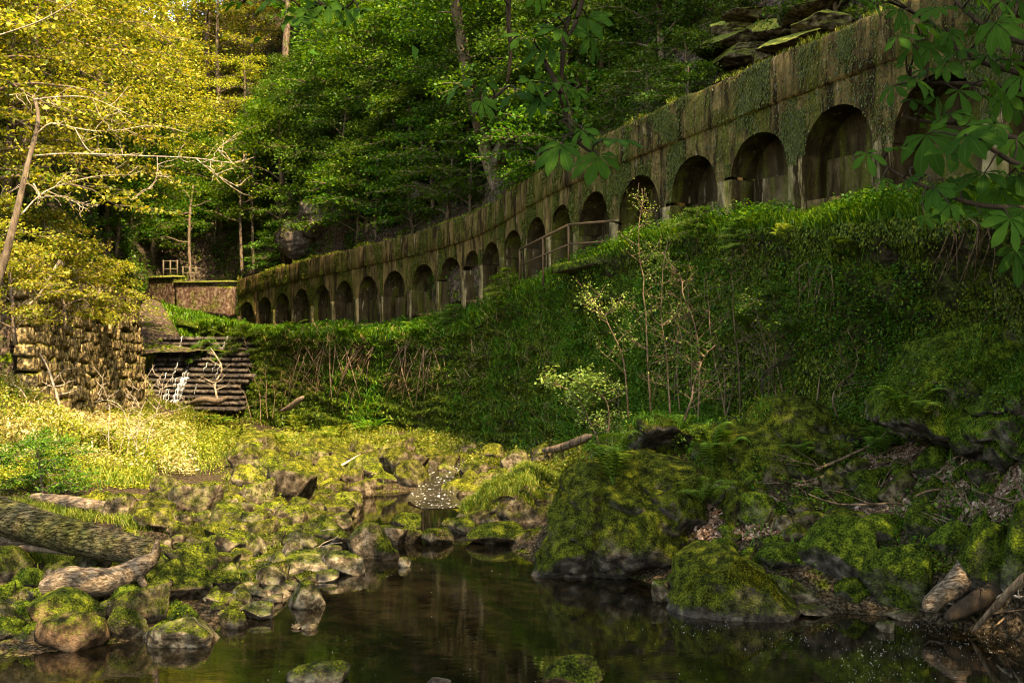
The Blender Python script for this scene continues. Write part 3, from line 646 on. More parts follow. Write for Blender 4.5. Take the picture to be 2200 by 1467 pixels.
# ------------------------------------------------------------------ rocks
def icosphere(sub):
    t = (1 + 5 ** .5) / 2
    V = [(-1, t, 0), (1, t, 0), (-1, -t, 0), (1, -t, 0), (0, -1, t), (0, 1, t), (0, -1, -t), (0, 1, -t), (t, 0, -1), (t, 0, 1), (-t, 0, -1), (-t, 0, 1)]
    Fc = [(0, 11, 5), (0, 5, 1), (0, 1, 7), (0, 7, 10), (0, 10, 11), (1, 5, 9), (5, 11, 4), (11, 10, 2), (10, 7, 6), (7, 1, 8), (3, 9, 4), (3, 4, 2), (3, 2, 6), (3, 6, 8), (3, 8, 9), (4, 9, 5), (2, 4, 11), (6, 2, 10), (8, 6, 7), (9, 8, 1)]
    V = [np.array(v, float) / np.linalg.norm(v) for v in V]
    for _ in range(sub):
        mid = {}; nF = []
        def m(a, b):
            k = (min(a, b), max(a, b))
            if k not in mid: v = V[a] + V[b]; V.append(v / np.linalg.norm(v)); mid[k] = len(V) - 1
            return mid[k]
        for a, b, c in Fc: ab, bc, ca = m(a, b), m(b, c), m(c, a); nF += [(a, ab, ca), (b, bc, ab), (c, ca, bc), (ab, bc, ca)]
        Fc = nF
    return np.array(V), np.array(Fc)
ICO = {k: icosphere(k) for k in (3, 4, 5, 6)}
def rock_shape(seed, sub=3, planes=10, amp=0.05, sharp=34.0):
    r = np.random.default_rng(seed); D, Fc = ICO[sub]
    n = r.normal(size=(planes, 3)); n /= np.linalg.norm(n, axis=1)[:, None]; d = r.uniform(0.55, 1.0, planes)
    q = np.maximum(D @ n.T, 1e-3) / d; rad = 1.0 / (np.sum(q ** sharp, axis=1) ** (1 / sharp)); rad = np.minimum(rad, 1.15)
    V = D * rad[:, None]
    V = V * (1 + amp * fbm(V * 2.2 + seed * 7.1, 4, seed) + amp * .7 * fbm(V * 6 + seed, 3, seed + 9))[:, None]
    lo, hi = V.min(0), V.max(0)
    return (V - (lo + hi) / 2) / (hi - lo), Fc           # unit bounding box
ROCK_ME = {}
def rock_mesh(variant, mat, sub):
    k = (variant, mat.name, sub)
    if k not in ROCK_ME:
        V, Fc = rock_shape(100 + variant, sub); m = mesh_np('rock', V, Fc, True); m.materials.append(mat); ROCK_ME[k] = m
    return ROCK_ME[k]
ROCKS = []                                     # (centre, radius) for keeping things apart
ROCKOBJ = []
def rock(px, py, w, h, mat, label=None, group=None, variant=None, z=None, depth=0.85, name='rock', lean=None):
    """a stone whose foot shows at photo pixel (px, py), about w x h photo pixels"""
    if z is not None: p = W(px, py, z)
    else:
        r = hit(px, py)
        if r is None: return
        p = r[0]
    s = p[1] / F; wm, hm = w * s, h * s
    v = random.randrange(14) if variant is None else variant
    o = bpy.data.objects.new(name, rock_mesh(v, mat, 4 if w > 60 else 3)); COL.objects.link(o)
    sunk = 0.32 * hm
    o.scale = (wm * 1.04, wm * depth, hm + sunk)
    o.location = (p[0], p[1] + wm * depth * 0.42, p[2] + hm / 2 - sunk / 2 - 0.01)
    o.rotation_euler = lean or (random.uniform(-.12, .12), random.uniform(-.14, .14), random.uniform(-.5, .5))
    tag(o, label or 'mossy stone', 'rock', group); ROCKS.append((p[0], p[1], wm)); ROCKOBJ.append((o, v, mat)); return o
RK, RY, RG, RB, RR = M_ROCK, M_ROCKY, M_ROCKG, M_ROCKB, M_ROCKR
NAMED = [   # px, py of the foot, width, height, material, label
 (140, 1398, 155, 78, RR, 'rust-stained brown stone at the pool edge in the lower left corner', 0),
 (375, 1392, 175, 58, RB, 'flat pale tan rock slab at the left edge of the pool', 0),
 (256, 1372, 95, 66, RK, 'dark mossy block between the rusty stone and the flat tan slab', None),
 (275, 1345, 150, 84, RK, 'broad mossy boulder with pale lichen patch under the driftwood', None),
 (120, 1340, 165, 66, RR, 'reddish brown mossy stone behind the rust-stained one', None),
 (368, 1298, 140, 76, RK, 'dark rounded mossy boulder right of the driftwood', None),
 (470, 1268, 80, 40, RK, 'low wet stone at the bend of the left shore', None),
 (655, 1308, 78, 62, RB, 'pointed brown stone standing alone in the pool', 0),
 (548, 1332, 82, 36, RB, 'pale low stone in the pool beside a dark one', 0),
 (497, 1350, 66, 46, RK, 'small dark mossy stone in the pool beside the pale low one', 0),
 (582, 1296, 46, 18, RB, 'small flat pale stone near the middle of the left shallows', 0),
 (662, 1354, 32, 15, RB, 'little pale pebble stone alone in the open pool', 0),
 (636, 1351, 22, 11, RB, 'tiny stone touching the little pale one in open water', 0),
 (868, 1218, 28, 22, RB, 'tiny pale stone in open water below the stone row', 0),
 (673, 1474, 132, 36, RB, 'grey stone cut by the bottom edge in mid pool', 0),
 (1232, 1490, 125, 72, RR, 'brown stone cut by the bottom edge below the big boulder', 0),
 (940, 1474, 55, 14, RB, 'sliver of stone at the bottom edge between two larger ones', 0),
 (640, 1240, 140, 44, RB, 'flat tan slab on the left shore', 0),
 (735, 1238, 95, 46, RB, 'wedge-shaped tan stone at the tip of the left shore', 0),
 (790, 1200, 95, 78, RK, 'mossy conical stone at the narrows of the pool', 0),
 (832, 1205, 44, 44, RK, 'small dark stone leaning on the mossy cone', 0),
 (845, 1172, 62, 46, RK, 'first mossy stone in the row across the stream', 0),
 (885, 1168, 50, 36, RK, 'second stone in the row across the stream', 0),
 (938, 1172, 72, 36, RK, 'dark flat stone in the row across the stream', 0),
 (1062, 1172, 128, 44, RK, 'long flat-topped stone with pale foot in the row across the stream', 0),
 (1134, 1172, 60, 34, RK, 'last stone of the row beside the big boulder', 0),
 (872, 1142, 72, 40, RK, 'mossy stone with grass behind the stone row', 0),
 (990, 1146, 84, 30, RK, 'low dark stone behind the long flat-topped one', 0),
 (1002, 1078, 118, 56, RY, 'flat yellow-mossed boulder beside the rill', None),
 (402, 1108, 112, 74, RK, 'large angular mossy block above the log end', None),
 (345, 1062, 62, 40, RK, 'brown block behind the large angular one', None),
 (1428, 1296, 62, 50, RB, 'small pale stone between the two great boulders', 0),
 (1755, 1326, 86, 20, RB, 'flat pale stone awash beside the pyramid boulder', 0),
 (1958, 1332, 84, 30, RB, 'pale loaf-shaped stone at the right waterline', 0),
 (1907, 1358, 42, 24, RB, 'small pale stone in the water at right', 0),
 (1955, 1305, 165, 128, RG, 'steep dark mossy boulder at the right waterline', None),
 (1818, 1262, 172, 150, RG, 'large rounded mossy boulder among the right bank stones', None),
 (1700, 1232, 120, 62, RG, 'long mossy stone above the pyramid boulder', None),
 (1733, 1306, 74, 54, RB, 'bare brown stone at the foot of the right bank', None),
 (1680, 1290, 66, 56, RG, 'dark mossy stone close behind the pyramid boulder', None),
 (1845, 1292, 86, 50, RG, 'low mossy stone under the large rounded boulder', None),
 (2142, 1262, 118, 140, RG, 'tall blocky mossy boulder near the right edge', None),
 (2200, 1270, 70, 200, RG, 'mossy boulder cut by the right edge', None),
 (2064, 1182, 92, 62, RG, 'rounded mossy stone above the rotten planks', None),
 (1905, 1180, 120, 74, RG, 'broad bright green mossy stone on the right bank', None),
 (2000, 1150, 92, 66, RG, 'green mossy block in the middle of the right bank', None),
 (880, 1046, 72, 56, RY, 'mossy stone by the upper rill', None),
 (942, 1012, 84, 40, RY, 'bright yellow mossy stone at the head of the rill', None),
 (855, 978, 60, 44, RY, 'upright pale yellow mossy rock in the green', None),
 (775, 1070, 60, 44, RY, 'yellow cushion-like mossy stone left of the rill', None),
 (545, 1095, 80, 66, RK, 'mossy block on the stony bank above the driftwood log', None),
 (700, 1176, 100, 66, RK, 'rounded brown mossy stone near the shore point', None),
]
for a in NAMED: rock(*a[:5], label=a[5], z=a[6] if a[6] is not None else None)
# the stony bank and the right bank, filled in
def fill(n, region, wr, mats, label, group, seed, hr=(0.5, 0.85)):
    r = random.Random(seed); k = tries = 0
    while k < n and tries < n * 30:
        tries += 1
        px, py = region(r)
        h_ = hit(px, py)
        if h_ is None or h_[0][2] < -0.03: continue
        w = r.uniform(*wr) * (1.25 if r.random() < .2 else 1); wm = w * h_[0][1] / F
        if any((h_[0][0] - a) ** 2 + (h_[0][1] - b) ** 2 < (0.36 * (wm + c)) ** 2 for a, b, c in ROCKS): continue
        rock(px, py, w, w * r.uniform(*hr), r.choice(mats), label, group, variant=r.randrange(14)); k += 1
def tri(r, a, b, c):
    u, v = r.random(), r.random()
    if u + v > 1: u, v = 1 - u, 1 - v
    return a[0] + u * (b[0] - a[0]) + v * (c[0] - a[0]), a[1] + u * (b[1] - a[1]) + v * (c[1] - a[1])
fill(70, lambda r: tri(r, (400, 1100), (760, 1110), (560, 1280)), (38, 78), [RK, RK, RB, RY], 'mossy brown stone in the bank between log and pool', 'stones of the left bank', 1)
fill(34, lambda r: (r.uniform(-20, 420), r.uniform(1235, 1390)), (50, 105), [RK, RK, RG], 'mossy stone around the fallen log and driftwood', 'stones round the log', 2)
fill(30, lambda r: tri(r, (150, 1085), (520, 1085), (420, 1175)), (34, 70), [RK, RY], 'yellow-green mossy stone behind the fallen log', 'stones behind the log', 3)
fill(52, lambda r: (r.uniform(520, 880), r.uniform(985, 1100)), (40, 92), [RY, RY, RK], 'sunlit yellow mossy stone left of the rill', 'sunlit stones left of the rill', 4)
fill(20, lambda r: (r.uniform(880, 1080), r.uniform(960, 1075)), (26, 56), [RY, RK], 'mossy stone along the rill', 'stones along the rill', 5)
fill(75, lambda r: (r.uniform(1560, 2200), r.uniform(1000, 1300)), (40, 95), [RG, RG, RK], 'green mossy stone in the shaded right bank', 'stones of the right bank', 6)
fill(30, lambda r: (r.uniform(450, 760), r.uniform(1190, 1290)), (30, 62), [RB, RK, RB], 'wet bare stone along the left shoreline', 'stones of the left shoreline', 7, (0.3, 0.55))
fill(60, lambda r: tri(r, (330, 1180), (760, 1120), (480, 1330)), (22, 46), [RK, RK, RB], 'small brown stone packed in the left bank', 'small stones of the left bank', 9)
A = Acc()                                      # the smallest stones read as one bed of shingle
for e_ in [q for q in ROCKOBJ if q[0].get('group') == 'small stones of the left bank']:
    V, Fc = rock_shape(100 + e_[1], 3); m_ = np.array(e_[0].matrix_basis); A.add(V @ m_[:3, :3].T + m_[:3, 3], Fc); ROCKOBJ.remove(e_); bpy.data.objects.remove(e_[0])
tag(obj('shingle', A.mesh('shingle', True), M_ROCK), 'small brown stones packed between the larger ones of the left bank', None, None, 'stuff')
fill(14, lambda r: (r.uniform(1100, 1200), r.uniform(985, 1110)), (30, 60), [RY, RK], 'mossy stone beside the grassy spit', 'stones by the grassy spit', 8)

def boulder(name, label, outline, D, thick, mat, seed, lean=0.0, sub=5, amp=.085, planes=(), cat='boulder', cracks=(), pits=()):
    """a great boulder: its outline as seen (photo px), swelling in depth, with fissures and noise"""
    o2 = np.array([P(x, y, D) for x, y in outline]); c = o2.mean(0); o2 = c + (o2 - c) * 1.08
    ang = np.arctan2(o2[:, 2] - c[2], o2[:, 0] - c[0]); rad = np.hypot(o2[:, 2] - c[2], o2[:, 0] - c[0]); i = np.argsort(ang); ang, rad = ang[i], rad[i]
    ang = np.r_[ang - 2 * math.pi, ang, ang + 2 * math.pi]; rad = np.tile(rad, 3)
    Dn, Fc = ICO[sub]; a = np.arctan2(Dn[:, 2], Dn[:, 0]); R = np.interp(a, ang, rad); fl = np.hypot(Dn[:, 0], Dn[:, 2])
    r = np.random.default_rng(seed); n = r.normal(size=(14, 3)); n /= np.linalg.norm(n, axis=1)[:, None]
    q = np.maximum(Dn @ n.T, 1e-3) / r.uniform(.68, 1.0, 14); f = np.minimum(1.0 / np.sum(q ** 30, axis=1) ** (1 / 30), 1.1)
    prof = np.abs(fl) ** 0.45
    g = .72 + .28 * f
    V = np.c_[np.cos(a) * R * prof * g, Dn[:, 1] * thick * f, np.sin(a) * R * prof * g]
    V[:, 1] += lean * V[:, 2]
    for nx, ny, nz_, d in planes:
        m_ = np.array([nx, ny, nz_]) / math.sqrt(nx * nx + ny * ny + nz_ * nz_); V = V - m_ * np.maximum(0, V @ m_ - d)[:, None] * .93
    ps = V * 1.4 + seed
    nn = V / (np.linalg.norm(V, axis=1)[:, None] + 1e-6)
    crack = np.abs(((V[:, 0] * 0.55 + V[:, 2] * 0.9 + 0.5 * fbm(V * .9, 3, seed)) % 0.62) - 0.31)
    rg = 1 - np.abs(fbm(ps * .75, 3, seed + 30)) * 2.2
    V = V + nn * (amp * 2.4 * fbm(ps * .6, 4, seed) - amp * 1.3 * np.clip(rg, 0, 1) ** 4 + amp * .9 * fbm(ps * 2.4, 3, seed + 4) + amp * .5 * fbm(ps * 6, 2, seed + 5) - 0.16 * np.exp(-(crack / 0.04) ** 2) * np.clip(vnoise(V * .7 + 3, seed) * 3 + .6, 0, 1))[:, None]
    for x0, y0, x1, y1 in cracks:
        a_, b_ = P(x0, y0, D) - c, P(x1, y1, D) - c; ab = (b_ - a_)[[0, 2]]; q2 = V[:, [0, 2]] - a_[[0, 2]]; t_ = np.clip(q2 @ ab / (ab @ ab), 0, 1); wob = .06 * fbm(V * 2.5, 2, seed + 50)
        ds = np.abs((q2[:, 0] * ab[1] - q2[:, 1] * ab[0]) / np.linalg.norm(ab) + wob); end = np.linalg.norm(q2 - t_[:, None] * ab, axis=1); V[:, 1] += .09 * np.exp(-(np.maximum(ds, end * .6) / .05) ** 2) * (V[:, 1] < 0) + .06 * np.exp(-(np.maximum(ds, end * .6) / .16) ** 2) * (V[:, 1] < 0)
    for x0, y0, rp, dp in pits:
        a_ = P(x0, y0, D) - c; ds = np.hypot(V[:, 0] - a_[0], (V[:, 2] - a_[2]) * 1.4); V[:, 1] += dp * np.exp(-(ds / rp) ** 4) * (V[:, 1] < 0)
    V += c
    ob = obj(name, mesh_np(name, V - c, Fc, True), mat); ob.location = c; tag(ob, label, cat); return ob, V, Fc
BIG = []
BIG.append(boulder('boulder', 'huge mossy boulder with ferns standing in the pool right of centre', [(1150, 1225), (1180, 1150), (1205, 1060), (1260, 1000), (1330, 985), (1420, 985), (1500, 1010), (1535, 1090), (1520, 1180), (1480, 1235), (1400, 1262), (1250, 1258)], 16.4, 1.9, M_BOULDER, 4, 0.22, planes=((-.25, -.95, .25, .80), (-.8, -.45, .45, 1.0), (.55, -.75, .25, .92), (.1, -.5, .9, .72), (.9, -.2, .3, 1.15), (-.1, -.8, -.55, .95)), sub=6, cracks=((1292, 1030, 1262, 1245), (1405, 1110, 1475, 1185), (1380, 1060, 1430, 1100)), pits=((1395, 1238, .38, .5), (1480, 1130, .22, .2)))[1:])
BIG.append(boulder('boulder', 'shaggy moss-topped rock hump behind the huge boulder', [(1300, 1090), (1335, 960), (1370, 905), (1440, 895), (1480, 925), (1500, 1010), (1540, 1110), (1420, 1150)], 18.2, 1.3, M_BOULDER, 8, 0.15, planes=((0, -.97, .1, .55), (.1, -.2, .95, .80), (-.85, -.4, .3, .7), (.8, -.5, .2, .7)), pits=((1432, 965, .42, .55),))[1:])
BIG.append(boulder('boulder', 'pyramid-shaped mossy boulder in the pool at the right shore', [(1436, 1345), (1445, 1280), (1480, 1195), (1505, 1178), (1560, 1182), (1610, 1205), (1665, 1255), (1700, 1300), (1690, 1322), (1570, 1345)], 14.0, 1.15, M_BOULDER, 12, 0.15, amp=.07, planes=((-.15, -.97, .1, .48), (.50, -.25, .83, .34), (-.85, -.35, .4, .55), (-.3, -.2, .95, .42)))[1:])
BIG.append(boulder('boulder', 'long mossy earth-covered rock shoulder behind the leaf litter', [(1480, 1080), (1500, 930), (1600, 905), (1780, 905), (1860, 925), (1890, 1000), (1850, 1080), (1650, 1110)], 17.4, 0.9, M_BOULDER, 15, 0.25)[1:])
BIG.append(boulder('boulder', 'great grassy moss mound under the right-hand bank', [(1880, 900), (1930, 800), (2030, 715), (2120, 690), (2190, 720), (2230, 800), (2220, 900), (2050, 930)], 15.6, 1.3, M_ROCKG, 18, 0.2)[1:])
BIG.append(boulder('boulder', 'mossy mound at the right edge beside the bark log', [(2060, 940), (2100, 870), (2160, 820), (2260, 790), (2320, 900), (2250, 960)], 14.3, 1.0, M_ROCKG, 21, 0.2)[1:])
BIG.append(boulder('boulder', 'low mossy rock at the foot of the rock hump', [(1540, 1140), (1560, 1075), (1600, 1045), (1640, 1065), (1650, 1110), (1620, 1150)], 16.0, 0.5, M_BOULDER, 24, 0.2)[1:])
BIG.append(boulder('boulder', 'grassy hump of the spit beside the rill', [(985, 1112), (1030, 1075), (1100, 1050), (1180, 1035), (1240, 1060), (1220, 1118), (1100, 1122)], 21.6, 1.2, M_ROCKY, 27, 0.3)[1:])
# rock ledges in the wood
def outcrop(name, label, spec, mat, seed):
    t = None
    for k, (x0, y0, x1, y1, D) in enumerate(spec):
        D = hit((x0 + x1) / 2, (y0 + y1) / 2)[0][1] - .45
        a, b = P(x0, y1, D), P(x1, y0, D); c = (a + b) / 2
        if t is None: t = thing(name, label, 'rock outcrop', (c[0], c[1], a[2]))
        V, Fc = rock_shape(seed + k, 5, 13, 0.05, 40.0); V = V * np.array([(b - a)[0] * 1.25, 2.0, (b - a)[2] * 1.35]); V += .08 * np.stack([fbm(V * np.array([1.2, 1.2, 4.5]) + 5 * q, 3, seed + q) for q in range(3)], 1)
        obj('rock_slab', mesh_np('rock_slab', V + c, Fc, True), mat, t)
outcrop('rock_outcrop', 'flat sunlit sandstone ledge in layers above the arcade at top right', [(1505, 84, 1660, 110, 25.2), (1640, 88, 1800, 112, 25.0), (1528, 62, 1620, 84, 25.6), (1612, 52, 1720, 88, 25.5), (1700, 46, 1800, 90, 25.8), (1560, 34, 1700, 54, 26.4), (1690, 16, 1820, 46, 26.6), (1540, 112, 1640, 140, 25.8), (1630, 112, 1720, 132, 25.6)], M_LEDGE, 50)
outcrop('rock_outcrop', 'tall grey rock stack among the trees left of the arcade top', [(600, 470, 690, 545, 56), (604, 405, 680, 480, 55), (650, 440, 720, 500, 55.5), (640, 285, 690, 350, 57)], M_CLIFF, 70)
outcrop('rock_outcrop', 'pinkish broken rock face showing between the leaves above the arcade', [(790, 385, 900, 412, 48.2), (890, 395, 965, 430, 47.2), (1000, 300, 1075, 330, 45.5), (1060, 310, 1130, 350, 43.5), (960, 235, 1030, 262, 47.5)], M_CLIFF, 80)

# ------------------------------------------------------------------ fallen wood
def log(name, label, pts, rad, mat, sides=14, n=30, amp=0.08, cat='log', seed=1, stubs=()):
    L = poly(pts, n); V, Fs = tube(L, np.interp(np.linspace(0, 1, n), np.linspace(0, 1, len(rad)), rad) * np.r_[.35, .75, np.ones(n - 4), .72, .3], sides)
    cen = np.repeat(L, sides, 0); d = V - cen; V = cen + d * (1 + amp * 1.6 * fbm(V * np.array([3, 3, 3]), 3, seed) + amp * fbm(V * np.array([14, 14, 14]), 2, seed + 3))[:, None]
    A = Acc(); A.add(V, Fs)
    for (q, dv, l, r0) in stubs:
        b = L[int(q * (n - 1))]; A.add(*tube(poly([b, b + np.array(dv) * l * .5, b + np.array(dv) * l], 5), np.linspace(r0, r0 * .45, 5), 7))
    o = obj(name, A.mesh(name, True), mat); tag(o, label, cat); return o
log('fallen_log', 'thick bark-covered fallen log lying across the left bank', [P(-140, 1055, 15.3), P(0, 1108, 14.9), P(170, 1155, 14.5), P(338, 1192, 14.1)], [.27, .26, .23, .17], M_LOG, 22, 60, 0.05)
log('driftwood', 'gnarled grey driftwood stem below the fallen log', [P(82, 1272, 13.4), P(140, 1255, 13.5), P(230, 1248, 13.6), P(290, 1222, 13.8), P(338, 1196, 13.9)], [.10, .20, .17, .14, .06], M_WOOD, 14, 36, 0.14, 'driftwood', 5,
    [(0.55, (0.3, -.3, -1), .35, .09), (0.75, (.6, -.2, -.8), .32, .08), (0.95, (.2, 0, 1), .25, .06)])
log('fallen_branch', 'peeled tan branch lying behind the fallen log', [P(62, 1070, 18.4), P(140, 1078, 18.3), P(230, 1090, 18.1), P(305, 1088, 18.0)], [.10, .12, .11, .07], M_WOOD, 12, 24, 0.08, 'branch', 7)
log('fallen_branch', 'thin dark branch on the stones under the fallen log', [P(-20, 1195, 14.5), P(35, 1182, 14.5), P(70, 1178, 14.6), P(190, 1192, 14.6)], [.07, .06, .05, .03], M_BARK, 8, 18, .1, 'branch', 8)
V, Fq = rough_block(12, 3, 2, (1.1, .25, .22), 3, .05, .03); o = obj('timber_plank', mesh_np('timber_plank', V, Fq, True), M_WOOD); o.location = P(25, 1152, 15.0); o.rotation_euler = (0, .06, .1); tag(o, 'sawn plank end showing under the fallen log at the left edge', 'plank')
log('broken_log', 'short pale barked log with broken end on the right bank', [P(2010, 940, 15.2), P(2045, 918, 15.5), P(2075, 890, 15.9), P(2120, 862, 16.5)], [.11, .13, .13, .12], M_BARK, 12, 20, 0.08, 'log', 11)
log('fallen_branch', 'bare trunk leaning from the rock hump towards the mossy wall', [P(1165, 968, 21.5), P(1210, 960, 20.8), P(1272, 935, 20)], [.06, .08, .08], M_TWIG, 8, 14, .06, 'branch', 12)
log('rotten_plank', 'dark rotten split trunk leaning into the water at right', [P(1985, 1310, 13.0), P(2050, 1255, 13.2), P(2108, 1185, 13.6)], [.10, .15, .13], M_WOOD, 8, 16, .12, 'log', 13)
log('rotten_plank', 'lower dark rotten trunk lying beside the leaning one', [P(2030, 1330, 12.9), P(2100, 1290, 13.0), P(2190, 1240, 13.2)], [.07, .13, .12], M_DARKTWIG, 8, 16, .12, 'log', 14)
log('fallen_branch', 'bare pole standing out of the water in the lower right corner', [P(2088, 1358, 12.7), P(2150, 1290, 12.4), P(2215, 1225, 12.1)], [.025, .045, .05], M_TWIG, 8, 14, .05, 'branch', 15)
log('fallen_branch', 'mossy trunk lying against the weir foot', [P(410, 865, 42.5), P(440, 858, 42), P(470, 862, 41.6), P(490, 852, 41.4)], [.10, .14, .12, .07], M_BARK, 8, 14, .1, 'branch', 16)
log('fallen_branch', 'dark stub of wood at the foot of the mossy wall', [P(600, 885, 38.5), P(625, 872, 38), P(652, 852, 37.6)], [.05, .10, .12], M_BARK, 8, 10, .1, 'branch', 17)
log('fallen_branch', 'pale broken stick bridging two stones left of the rill', [P(610, 1018, 25.5), P(690, 1020, 25), P(775, 975, 26)], [.02, .03, .03], M_PALETWIG, 6, 10, .05, 'branch', 18)
# driftwood raft of twigs and loose sticks
def sticks(n, region, Lr, rr, label, group, seed, mats, flat=0.25, name='stick', cat='stick'):
    r = random.Random(seed)
    for k in range(n):
        px, py = region(r); h_ = hit(px, py)
        if h_ is None: continue
        p, nn = h_; L = r.uniform(*Lr); a = r.uniform(0, 6.28); d = np.array([math.cos(a), math.sin(a) * .8, r.uniform(-.05, flat)])
        d = d - nn * min(0, d @ nn) ; e = p + d * L
        g_ = drop(e[0], e[1], e[2] + .5)[2]; e[2] = max(e[2], g_ + .04)
        ln = bend(p + np.array([0, 0, .04]), e, 7, .07, seed * 100 + k); A = Acc(); r0 = r.uniform(*rr); A.add(*tube(ln, np.linspace(r0, r0 * .4, 7), 5))
        if L > .7:
            for q in (2, 4):
                b = ln[q]; dd = d + np.array([r.uniform(-.7, .7), r.uniform(-.7, .7), r.uniform(0, .5)]); A.add(*tube(bend(b, b + dd * L * .35, 5, .08, k), np.linspace(r0 * .5, r0 * .2, 5), 4, False))
        o = obj(name, A.mesh(name, True), r.choice(mats)); tag(o, label, cat, group)
sticks(48, lambda r: (r.uniform(1600, 2190), r.uniform(960, 1150)), (.4, 1.6), (.010, .026), 'thin bare stick in the leaf litter on the bank', 'sticks on the right bank', 31, [M_TWIG, M_TWIG, M_BARK])
sticks(26, lambda r: (r.uniform(715, 800), r.uniform(990, 1012)), (.3, .7), (.008, .016), 'twig in the flood debris heap by the rill', 'twigs of the flood debris heap', 32, [M_TWIG, M_BARK], .12)
sticks(14, lambda r: (r.uniform(300, 700), r.uniform(1040, 1200)), (.4, .9), (.008, .02), 'thin stick lying on the stony left bank', 'sticks on the left bank', 33, [M_TWIG, M_PALETWIG])
sticks(9, lambda r: (r.uniform(2030, 2190), r.uniform(1250, 1340)), (.4, .9), (.010, .022), 'stick in the flotsam at the right waterline', 'sticks in the right flotsam', 34, [M_TWIG, M_PALETWIG])
# ------------------------------------------------------------------ foliage tools
def unit(A): return A / (np.linalg.norm(A, axis=-1, keepdims=True) + 1e-9)
def leaf_quads(C, N, L, aspect, r, T=None, fold=0.12):
    """kite-shaped leaves at C facing N, L long; T the leaf's own direction (random when None)"""
    n = len(C); L = np.broadcast_to(np.asarray(L, float), (n,))[:, None]
    N = unit(N)
    if T is None: T = r.normal(size=(n, 3))
    T = unit(T - N * np.sum(T * N, 1, keepdims=True)); B = np.cross(N, T)
    asp = aspect * r.uniform(.8, 1.2, (n, 1))
    V = np.stack([C - T * L * .5, C + B * L * asp * .5 - T * L * .05 + N * L * fold, C + T * L * .5 - N * L * fold * .6, C - B * L * asp * .5 - T * L * .05 + N * L * fold], 1).reshape(-1, 3)
    return V, np.arange(4 * n).reshape(-1, 4)
def blades(C, N, H, Wd, r, lean=0.45, droop=0.5, dirv=None):
    """grass blades: a bent strip of two quads' length ending in a point"""
    n = len(C); H = np.broadcast_to(np.asarray(H, float), (n,))[:, None]; a = r.uniform(0, 6.28, n)
    d = np.c_[np.cos(a), np.sin(a), np.zeros(n)] if dirv is None else unit(dirv + r.normal(size=(n, 3)) * .35)
    side = np.c_[-np.sin(a), np.cos(a), np.zeros(n)] if dirv is None else unit(np.cross(d, r.normal(size=(n, 3))))
    up = unit(N + r.normal(size=(n, 3)) * .25); k = r.uniform(.3, 1, (n, 1)) * lean
    m = C + up * H * .55 + d * H * k * .35; t = C + up * H * (.95 - droop * k * .8) + d * H * k * 1.1
    w = side * np.broadcast_to(np.asarray(Wd, float), (n,))[:, None] * r.uniform(.7, 1.3, (n, 1))
    V = np.stack([C - w, C + w, m + w * .8, m - w * .8, t], 1).reshape(-1, 3); i = np.arange(n)[:, None] * 5
    return V, [np.c_[i, i + 1, i + 2, i + 3], np.c_[i + 3, i + 2, i + 4]]
def sample(V, Fq, n, r, mask=None):
    Fq = np.asarray(Fq); T = np.concatenate([Fq[:, :3], Fq[:, [0, 2, 3]]]) if Fq.shape[1] == 4 else Fq
    a, b, c = V[T[:, 0]], V[T[:, 1]], V[T[:, 2]]; cr = np.cross(b - a, c - a); ar = np.linalg.norm(cr, axis=1)
    if mask is not None: ar = ar * mask((a + b + c) / 3)
    i = r.choice(len(T), n, p=ar / ar.sum()); u, v = r.random((2, n)); f = u + v > 1; u[f], v[f] = 1 - u[f], 1 - v[f]
    N = unit(cr[i]); C = a[i] + (b - a)[i] * u[:, None] + (c - a)[i] * v[:, None]
    flip = np.sum(N * (np.array([0, 0, CAMZ + 4]) - C), 1) < 0; N[flip] *= -1
    return C, N
def inbox(*boxes):
    """mask by photo area: any of (px0, py0, px1, py1[, weight])"""
    def m(C):
        px, py, D = proj(C); w = np.zeros(len(C))
        for b in boxes:
            w = np.maximum(w, ((px > b[0]) & (px < b[2]) & (py > b[1]) & (py < b[3])) * (b[4] if len(b) > 4 else 1.0) / np.maximum(D, 5) ** 1.2)
        return w
    return m
def clumpy(mask, seed, freq=0.8, lo=0.0):
    return lambda C: mask(C) * np.clip(fbm(C * freq, 3, seed) * 2.2 + .35, lo, 1)
def stuff(name, label, V, Fs, mat):
    o = obj(name, mesh_np(name, V, Fs), mat); tag(o, label, None, None, 'stuff'); return o
def merge(parts):
    A = Acc()
    for p in parts: A.add(*p)
    return A

